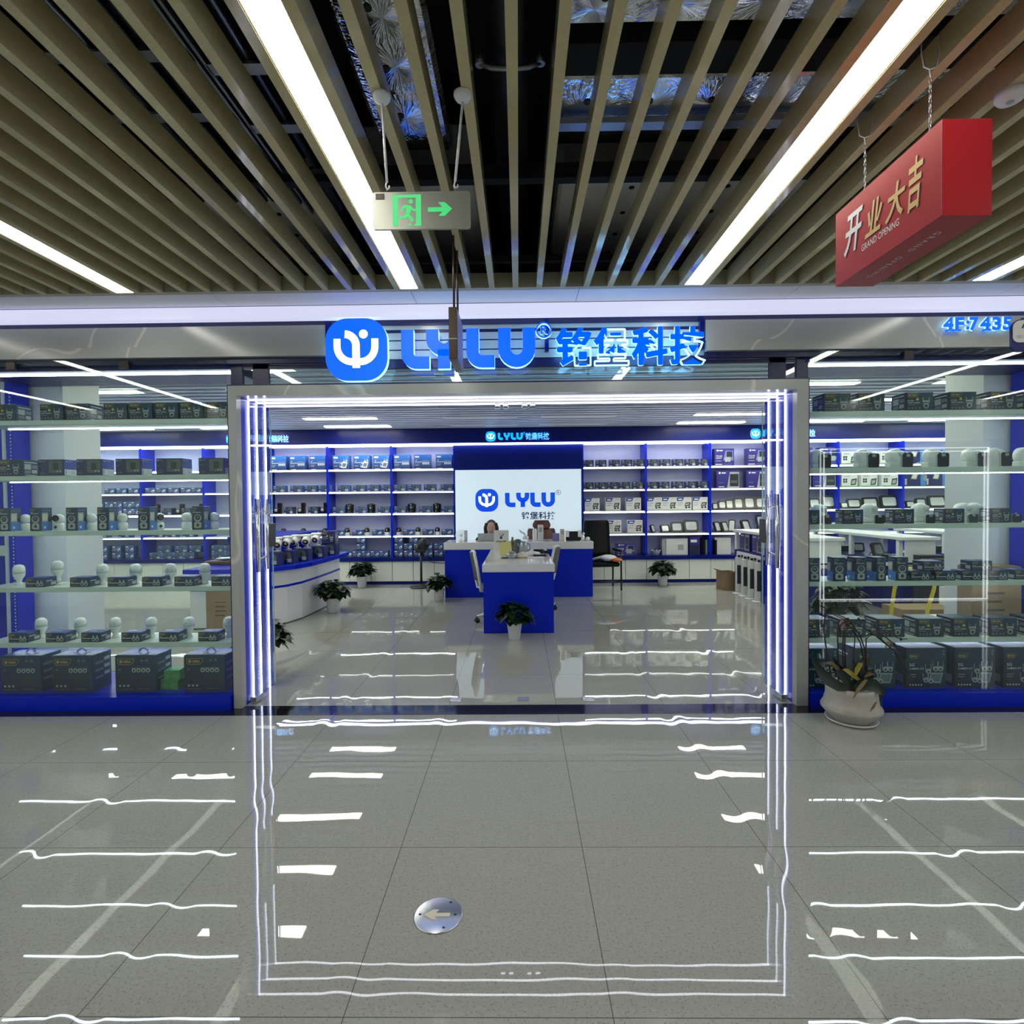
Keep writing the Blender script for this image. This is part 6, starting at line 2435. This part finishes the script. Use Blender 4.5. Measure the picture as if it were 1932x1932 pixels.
for path, dy in stems:
    m_ = MB()
    P = [opt(px, py, dy) for px, py in path]
    m_.tube(P, [.0052-.0022*i/len(P) for i in range(len(P))], 'stem_dark', 6)
    for p in P[3:-1]:
        m_.sphere(p, .0085, 'stem_dark', 7, 5, 1.3)
    m_.build('flower_stem', op)


def strap(path, w, mt, dy=(0, 0), parent=op):
    """thick strap leaf along pixels"""
    b = MB()
    n = len(path)
    P = [Vector(opt(px, py, dy[0]+(dy[1]-dy[0])*i/(n-1))) for i, (px, py) in enumerate(path)]
    vs = []
    for i, p in enumerate(P):
        t = (P[min(i+1, n-1)]-P[max(i-1, 0)]).normalized()
        s_ = t.cross(Vector((0, -1, .35))).normalized()
        k = i/(n-1)
        a = w/2*(sin(pi*min(1, .12+k*.88)))**.6
        vs += [p+s_*a+Vector((0, -.010, .008)), p, p-s_*a+Vector((0, -.010, .008))]
    fs = []
    for i in range(n-1):
        k = i*3
        fs += [(k, k+1, k+4, k+3), (k+1, k+2, k+5, k+4)]
    b.add(vs, fs, mt, True)
    return b.build('leaf', parent)


strap([(1600, 1300), (1580, 1296), (1560, 1284), (1546, 1270), (1537, 1262)], .075, 'orchid_leaf', (-.10, -.15))
strap([(1562, 1275), (1545, 1262), (1535, 1252), (1531, 1240), (1532, 1232)], .04, 'orchid_leaf', (-.05, -.10))
strap([(1612, 1300), (1630, 1292), (1648, 1294), (1660, 1304), (1668, 1316)], .085, 'orchid_leaf', (-.09, -.15))
strap([(1640, 1300), (1652, 1312), (1656, 1328), (1652, 1344)], .06, 'orchid_leaf', (-.05, -.12))
strap([(1605, 1290), (1592, 1275), (1580, 1260), (1570, 1240)], .05, 'orchid_leaf', (.0, .06))
strap([(1615, 1290), (1622, 1270), (1632, 1252), (1640, 1240)], .055, 'orchid_leaf', (.0, .06))
strap([(1600, 1290), (1598, 1270), (1590, 1255)], .05, 'stem_dark', (-.04, -.02))
strap([(1606, 1298), (1596, 1284), (1584, 1272), (1574, 1266)], .07, 'orchid_leaf', (-.07, -.11))
strap([(1612, 1298), (1614, 1280), (1612, 1262), (1606, 1246)], .06, 'orchid_leaf', (-.03, -.02))
strap([(1618, 1298), (1630, 1284), (1640, 1272), (1646, 1262)], .07, 'orchid_leaf', (-.06, -.07))
strap([(1604, 1296), (1590, 1280), (1576, 1262), (1566, 1246)], .06, 'orchid_leaf', (.02, .05))
strap([(1590, 1280), (1578, 1262), (1568, 1252), (1545, 1252)], .03, 'dry_brown', (-.02, -.06))
strap([(1620, 1285), (1608, 1275), (1596, 1266), (1588, 1264)], .034, 'dry_leaf', (-.06, -.10))
strap([(1612, 1276), (1616, 1264), (1622, 1254), (1626, 1252)], .034, 'dry_leaf', (-.08, -.10))
strap([(1634, 1282), (1626, 1292), (1616, 1304), (1610, 1318)], .026, 'dry_brown', (-.10, -.20))
strap([(1630, 1278), (1640, 1272), (1650, 1274)], .026, 'dry_brown', (-.08, -.12))
strap([(1652, 1325), (1646, 1335), (1640, 1344)], .018, 'dry_brown', (-.17, -.20))
for px, py, mt in ((1593, 1178, 'petal'), (1590, 1170, 'petal'), (1676, 1213, 'dry_leaf')):
    m_ = MB()
    p = Vector(opt(px, py, -.02))
    for k in range(4):
        leaf_mesh(m_, p, (cos(k*1.7), -.3, sin(k*1.7)-.4), .035, .02, mt, .5)
    m_.build('withered_flower', op)

# ================================================================== hanging signs
ex = empty('exit_sign', (-.329, 1.93, 2.476), 'grey hanging exit sign with green running figure and arrow', 'exit sign')
b = MB()
b.prism(rrect(-.170, 0, .170, .128, .010, 4), FR((0, -.004, 0)), .010, 'satin_panel', 'print_grey')
b.build('panel', ex)
g_ = MB()
f = FR((-.170, -.0046, 0))
kx, kz = .34/185, .128/67


def ep(zx, zy):
    """pixels of the enlarged photograph (6.44 per pixel) to the panel"""
    return ((zx-275)/1190*.34, (1805-zy)/420*.128)


def epoly(pts, mt='exit_green', c=0):
    o, u, v, n = f
    g_.face([o+u*ep(a, b_)[0]+v*ep(a, b_)[1]+n*c for a, b_ in pts], mt)


epoly([(520, 1418), (868, 1418), (868, 1455), (520, 1455)])
epoly([(520, 1455), (586, 1455), (586, 1770), (520, 1770)])
epoly([(803, 1455), (868, 1455), (868, 1770), (803, 1770)])
epoly([(775, 1768), (803, 1742), (803, 1768)])
epoly([(742+26*cos(t*pi/8), 1494+26*sin(t*pi/8)) for t in range(16)][::-1])


def est(pts, w):
    stroke(g_, [ep(a, b_) for a, b_ in pts], w/1190*.34, f, 'exit_green')


epoly([(650, 1530), (740, 1540), (745, 1600), (700, 1670), (660, 1660), (690, 1590)][::-1])
est([(735, 1555), (770, 1590), (805, 1590)], 26)
est([(665, 1545), (628, 1600)], 30)
est([(690, 1645), (680, 1672), (600, 1678)], 34)
est([(700, 1640), (740, 1680), (765, 1720)], 34)
epoly([(700, 1770), (735, 1740), (755, 1745), (745, 1768)][::-1])
epoly([(950, 1565), (1125, 1565), (1125, 1615), (950, 1615)])
epoly([(1125, 1565), (1075, 1508), (1155, 1508), (1245, 1583), (1155, 1662), (1078, 1662), (1125, 1615)])
epoly([(316, 1402), (424, 1402), (424, 1468), (316, 1468)], 'print_dark', .0003)
epoly([(330, 1408), (400, 1408), (400, 1460), (330, 1460)], 'brown_wood', .0006)
g_.build('pictogram', ex)
for px, pyb, bx in ((720, 360, 730), (873, 356, 859)):
    p0 = at(px, 184, 1.945)
    p0.z = 2.95
    p0.y = 1.945
    d_ = MB()
    x_ = p0.x+.329
    xb_ = X_at(bx, 358, 1.93)+.329
    d_.lathe([(.006, -.03), (.022, -.024), (.030, -.014), (.032, -.006), (.032, 0), (.0, 0)], 'white_gloss', (x_, .015, 2.95-2.476), 22)
    d_.tube([(x_, .015, .45), (xb_, .002, .165)], .0045, 'white_gloss', 8)
    d_.tube([(xb_, .002, .168), (xb_-.004, .0, .150), (xb_, 0, .140), (xb_+.008, 0, .143), (xb_+.009, 0, .152)], .003, 'white_gloss', 6)
    d_.tube([(xb_, 0, .143), (xb_, 0, .126)], .001, 'grey_steel', 5)
    d_.build('hanger', ex)

bn = empty('hanging_banner', (1.3625, 1.9775, 2.38), 'red hanging grand opening box banner with gold characters', 'banner')
BX0, BX1, BY0, BY1, BH = -.0755, .0755, -.2775, .2775, .288
m_ = MB().box(BX0, BY0, 0, BX1, BY1, BH, 'banner_red')
m_.build('box', bn)
m_ = MB()
m_.box(BX0+.001, BY0-.0006, .0, BX1-.001, BY0-.0001, BH, 'banner_red')
m_.box(BX0, BY0-.0008, .002, BX0+.001, BY0, BH, 'petal')  # pale edge line: a highlight painted onto the plain red end
m_.build('end_cover', bn)
lx = MB()
fl = (Vector((BX0-.0008, BY1, 0)), Vector((0, -1, 0)), Vector((0, 0, 1)), Vector((-1, 0, 0)))


def bl(zx, zy):
    px, py = 1530+zx/4.806, 180+zy/4.806
    d = _f + (px-966)/FPX*CR - (py-966)/FPX*CU
    p = Vector((0, 0, EYE))+d*((1.3625+BX0)/d.x)
    return (1.9775+BY1-p.y, p.z-2.38)


for ch, cx, cy, w, h in (('开', 385, 1240, .118, .150), ('业', 570, 1100, .098, .118), ('大', 765, 955, .100, .120), ('吉', 950, 790, .070, .165)):
    u0, v0 = bl(cx, cy)
    put_text(lx, ch, shift(fl, u0-w/2+.004, v0-h/2-.003), w, h, 'print_dark', off=.018, shear=.25)
    put_text(lx, ch, shift(fl, u0-w/2, v0-h/2, .0006), w, h, 'carton_white' if ch == '开' else 'gold_print', off=.022, shear=.25)
u0, v0 = bl(460, 1420)
u1, v1 = bl(800, 1190)
put_text(lx, 'GRAND OPENING', shift(fl, u0, v0, 0), u1-u0, .024, 'print_white', off=.004)
lx.build('lettering', bn)
lb_ = MB()
fbm = (Vector((BX0, BY0, -.0008)), Vector((0, 1, 0)), Vector((1, 0, 0)), Vector((0, 0, -1)))
put_text(lb_, 'GRAND  OPENING', shift(fbm, .10, .062), .36, .02, 'print_white', off=0, space=1.5)
lb_.build('underside_lettering', bn)
for y_, nm in ((1.85-1.9775, 'chain'), (2.19-1.9775, 'chain')):
    m_ = MB()
    z = BH
    k = 0
    while z < 2.95-2.38-.045:
        m_.tube([(.004*cos(a)*(k % 2)+.0, y_+.004*cos(a)*(1-k % 2), z+.009+.010*sin(a)) for a in [2*pi*i/8 for i in range(9)]], .0013, 'grey_steel', 4, False)
        z += .0165
        k += 1
    zt2 = 2.95-2.38
    m_.tube([(0, y_, zt2-.045), (-.003, y_, zt2-.02), (-.022, y_, zt2-.012), (-.030, y_, zt2+.03), (-.030, y_, zt2+.10)], .002, 'print_white', 6)
    m_.tube([(0, y_, zt2-.02), (.02, y_, zt2-.012), (.030, y_, zt2+.03), (.030, y_, zt2+.10)], .002, 'print_white', 6)
    m_.build('chain', bn)

hs = empty('hanging_sign', (-.338, 3.05, 2.276), 'bronze-edged sign board hanging edge-on before the blue lettering', 'sign')
MB().rbox(-.022, -.15, .0, .022, .15, .272, 'bronze', .003).build('board', hs)
MB().box(.0225, -.14, .01, .0235, .14, .262, 'print_lilac').build('face', hs)
MB().box(-.0228, -.1508, .104, .0228, -.1497, .109, 'print_grey').build('seam', hs)
MB().tube([(0, -.08, .27), (0, -.08, 2.98-2.276)], .006, 'bronze', 8).build('rod', hs)
MB().tube([(0, .10, .27), (0, .10, 2.98-2.276)], .006, 'bronze', 8).build('rod', hs)

p0, p1 = at(1909, 606, 2.9), at(1909, 664, 2.9)
ns = empty('hanging_number_sign', (p0.x, 2.9, p1.z), 'white rounded sign with blue lower edge at the far right', 'sign', None, -.28)
hh = p0.z-p1.z
b = MB()
b.prism(rrect(0, 0, .30, hh+.005, .035, 6), FR((0, 0, 0)), .02, 'deep_blue')
b.build('back', ns)
b = MB()
b.prism(rrect(.004, .045, .296, hh, .03, 6), FR((0, -.004, 0)), .004, 'carton_white')
b.build('plate', ns)
b = MB()
put_text(b, '7', FR((.035, -.0048, .115)), .035, .055, 'print_dark')
put_text(b, '定向', FR((.018, -.0048, .066)), .05, .018, 'print_grey')
b.build('lettering', ns)
MB().tube([(.15, .01, hh), (.15, .01, 2.98-p1.z)], .005, 'white_gloss', 8).build('rod', ns)

sd = empty('smoke_detector', (1.745, 1.99, 2.95), 'round white detector under the slats above the banner', 'smoke detector')
MB().lathe([(.0, -.032), (.036, -.030), (.046, -.018), (.048, 0)], 'white_gloss', seg=26).build('body', sd)
MB().lathe([(.012, -.034), (.012, -.030)], 'print_grey', seg=12).build('vent', sd)

# floor marker
fm = empty('floor_marker', (-.311, 1.995, 0), 'round steel floor disc with an arrow pointing to the curved counter side', 'floor marker')
MB().lathe([(.090, 0), (.090, .003), (.086, .0045), (0, .0045)], 'brushed_steel', seg=48).build('disc', fm)
b = MB()
ar = [(-.055, -.002), (-.022, .024), (.002, .024), (-.010, .007), (.043, .007), (.043, -.011), (-.012, -.011), (0, -.026), (-.022, -.026)]
b.face([(x, y, .0052) for x, y in ar][::-1], 'paper_cream')
b.build('arrow', fm)
for x, y in ((.038, .062), (-.068, .0), (.028, -.062), (.062, .0)):
    MB().lathe([(.0055, .0046), (.0, .0056)], 'print_dark', (x, y, 0), 10).build('screw', fm)
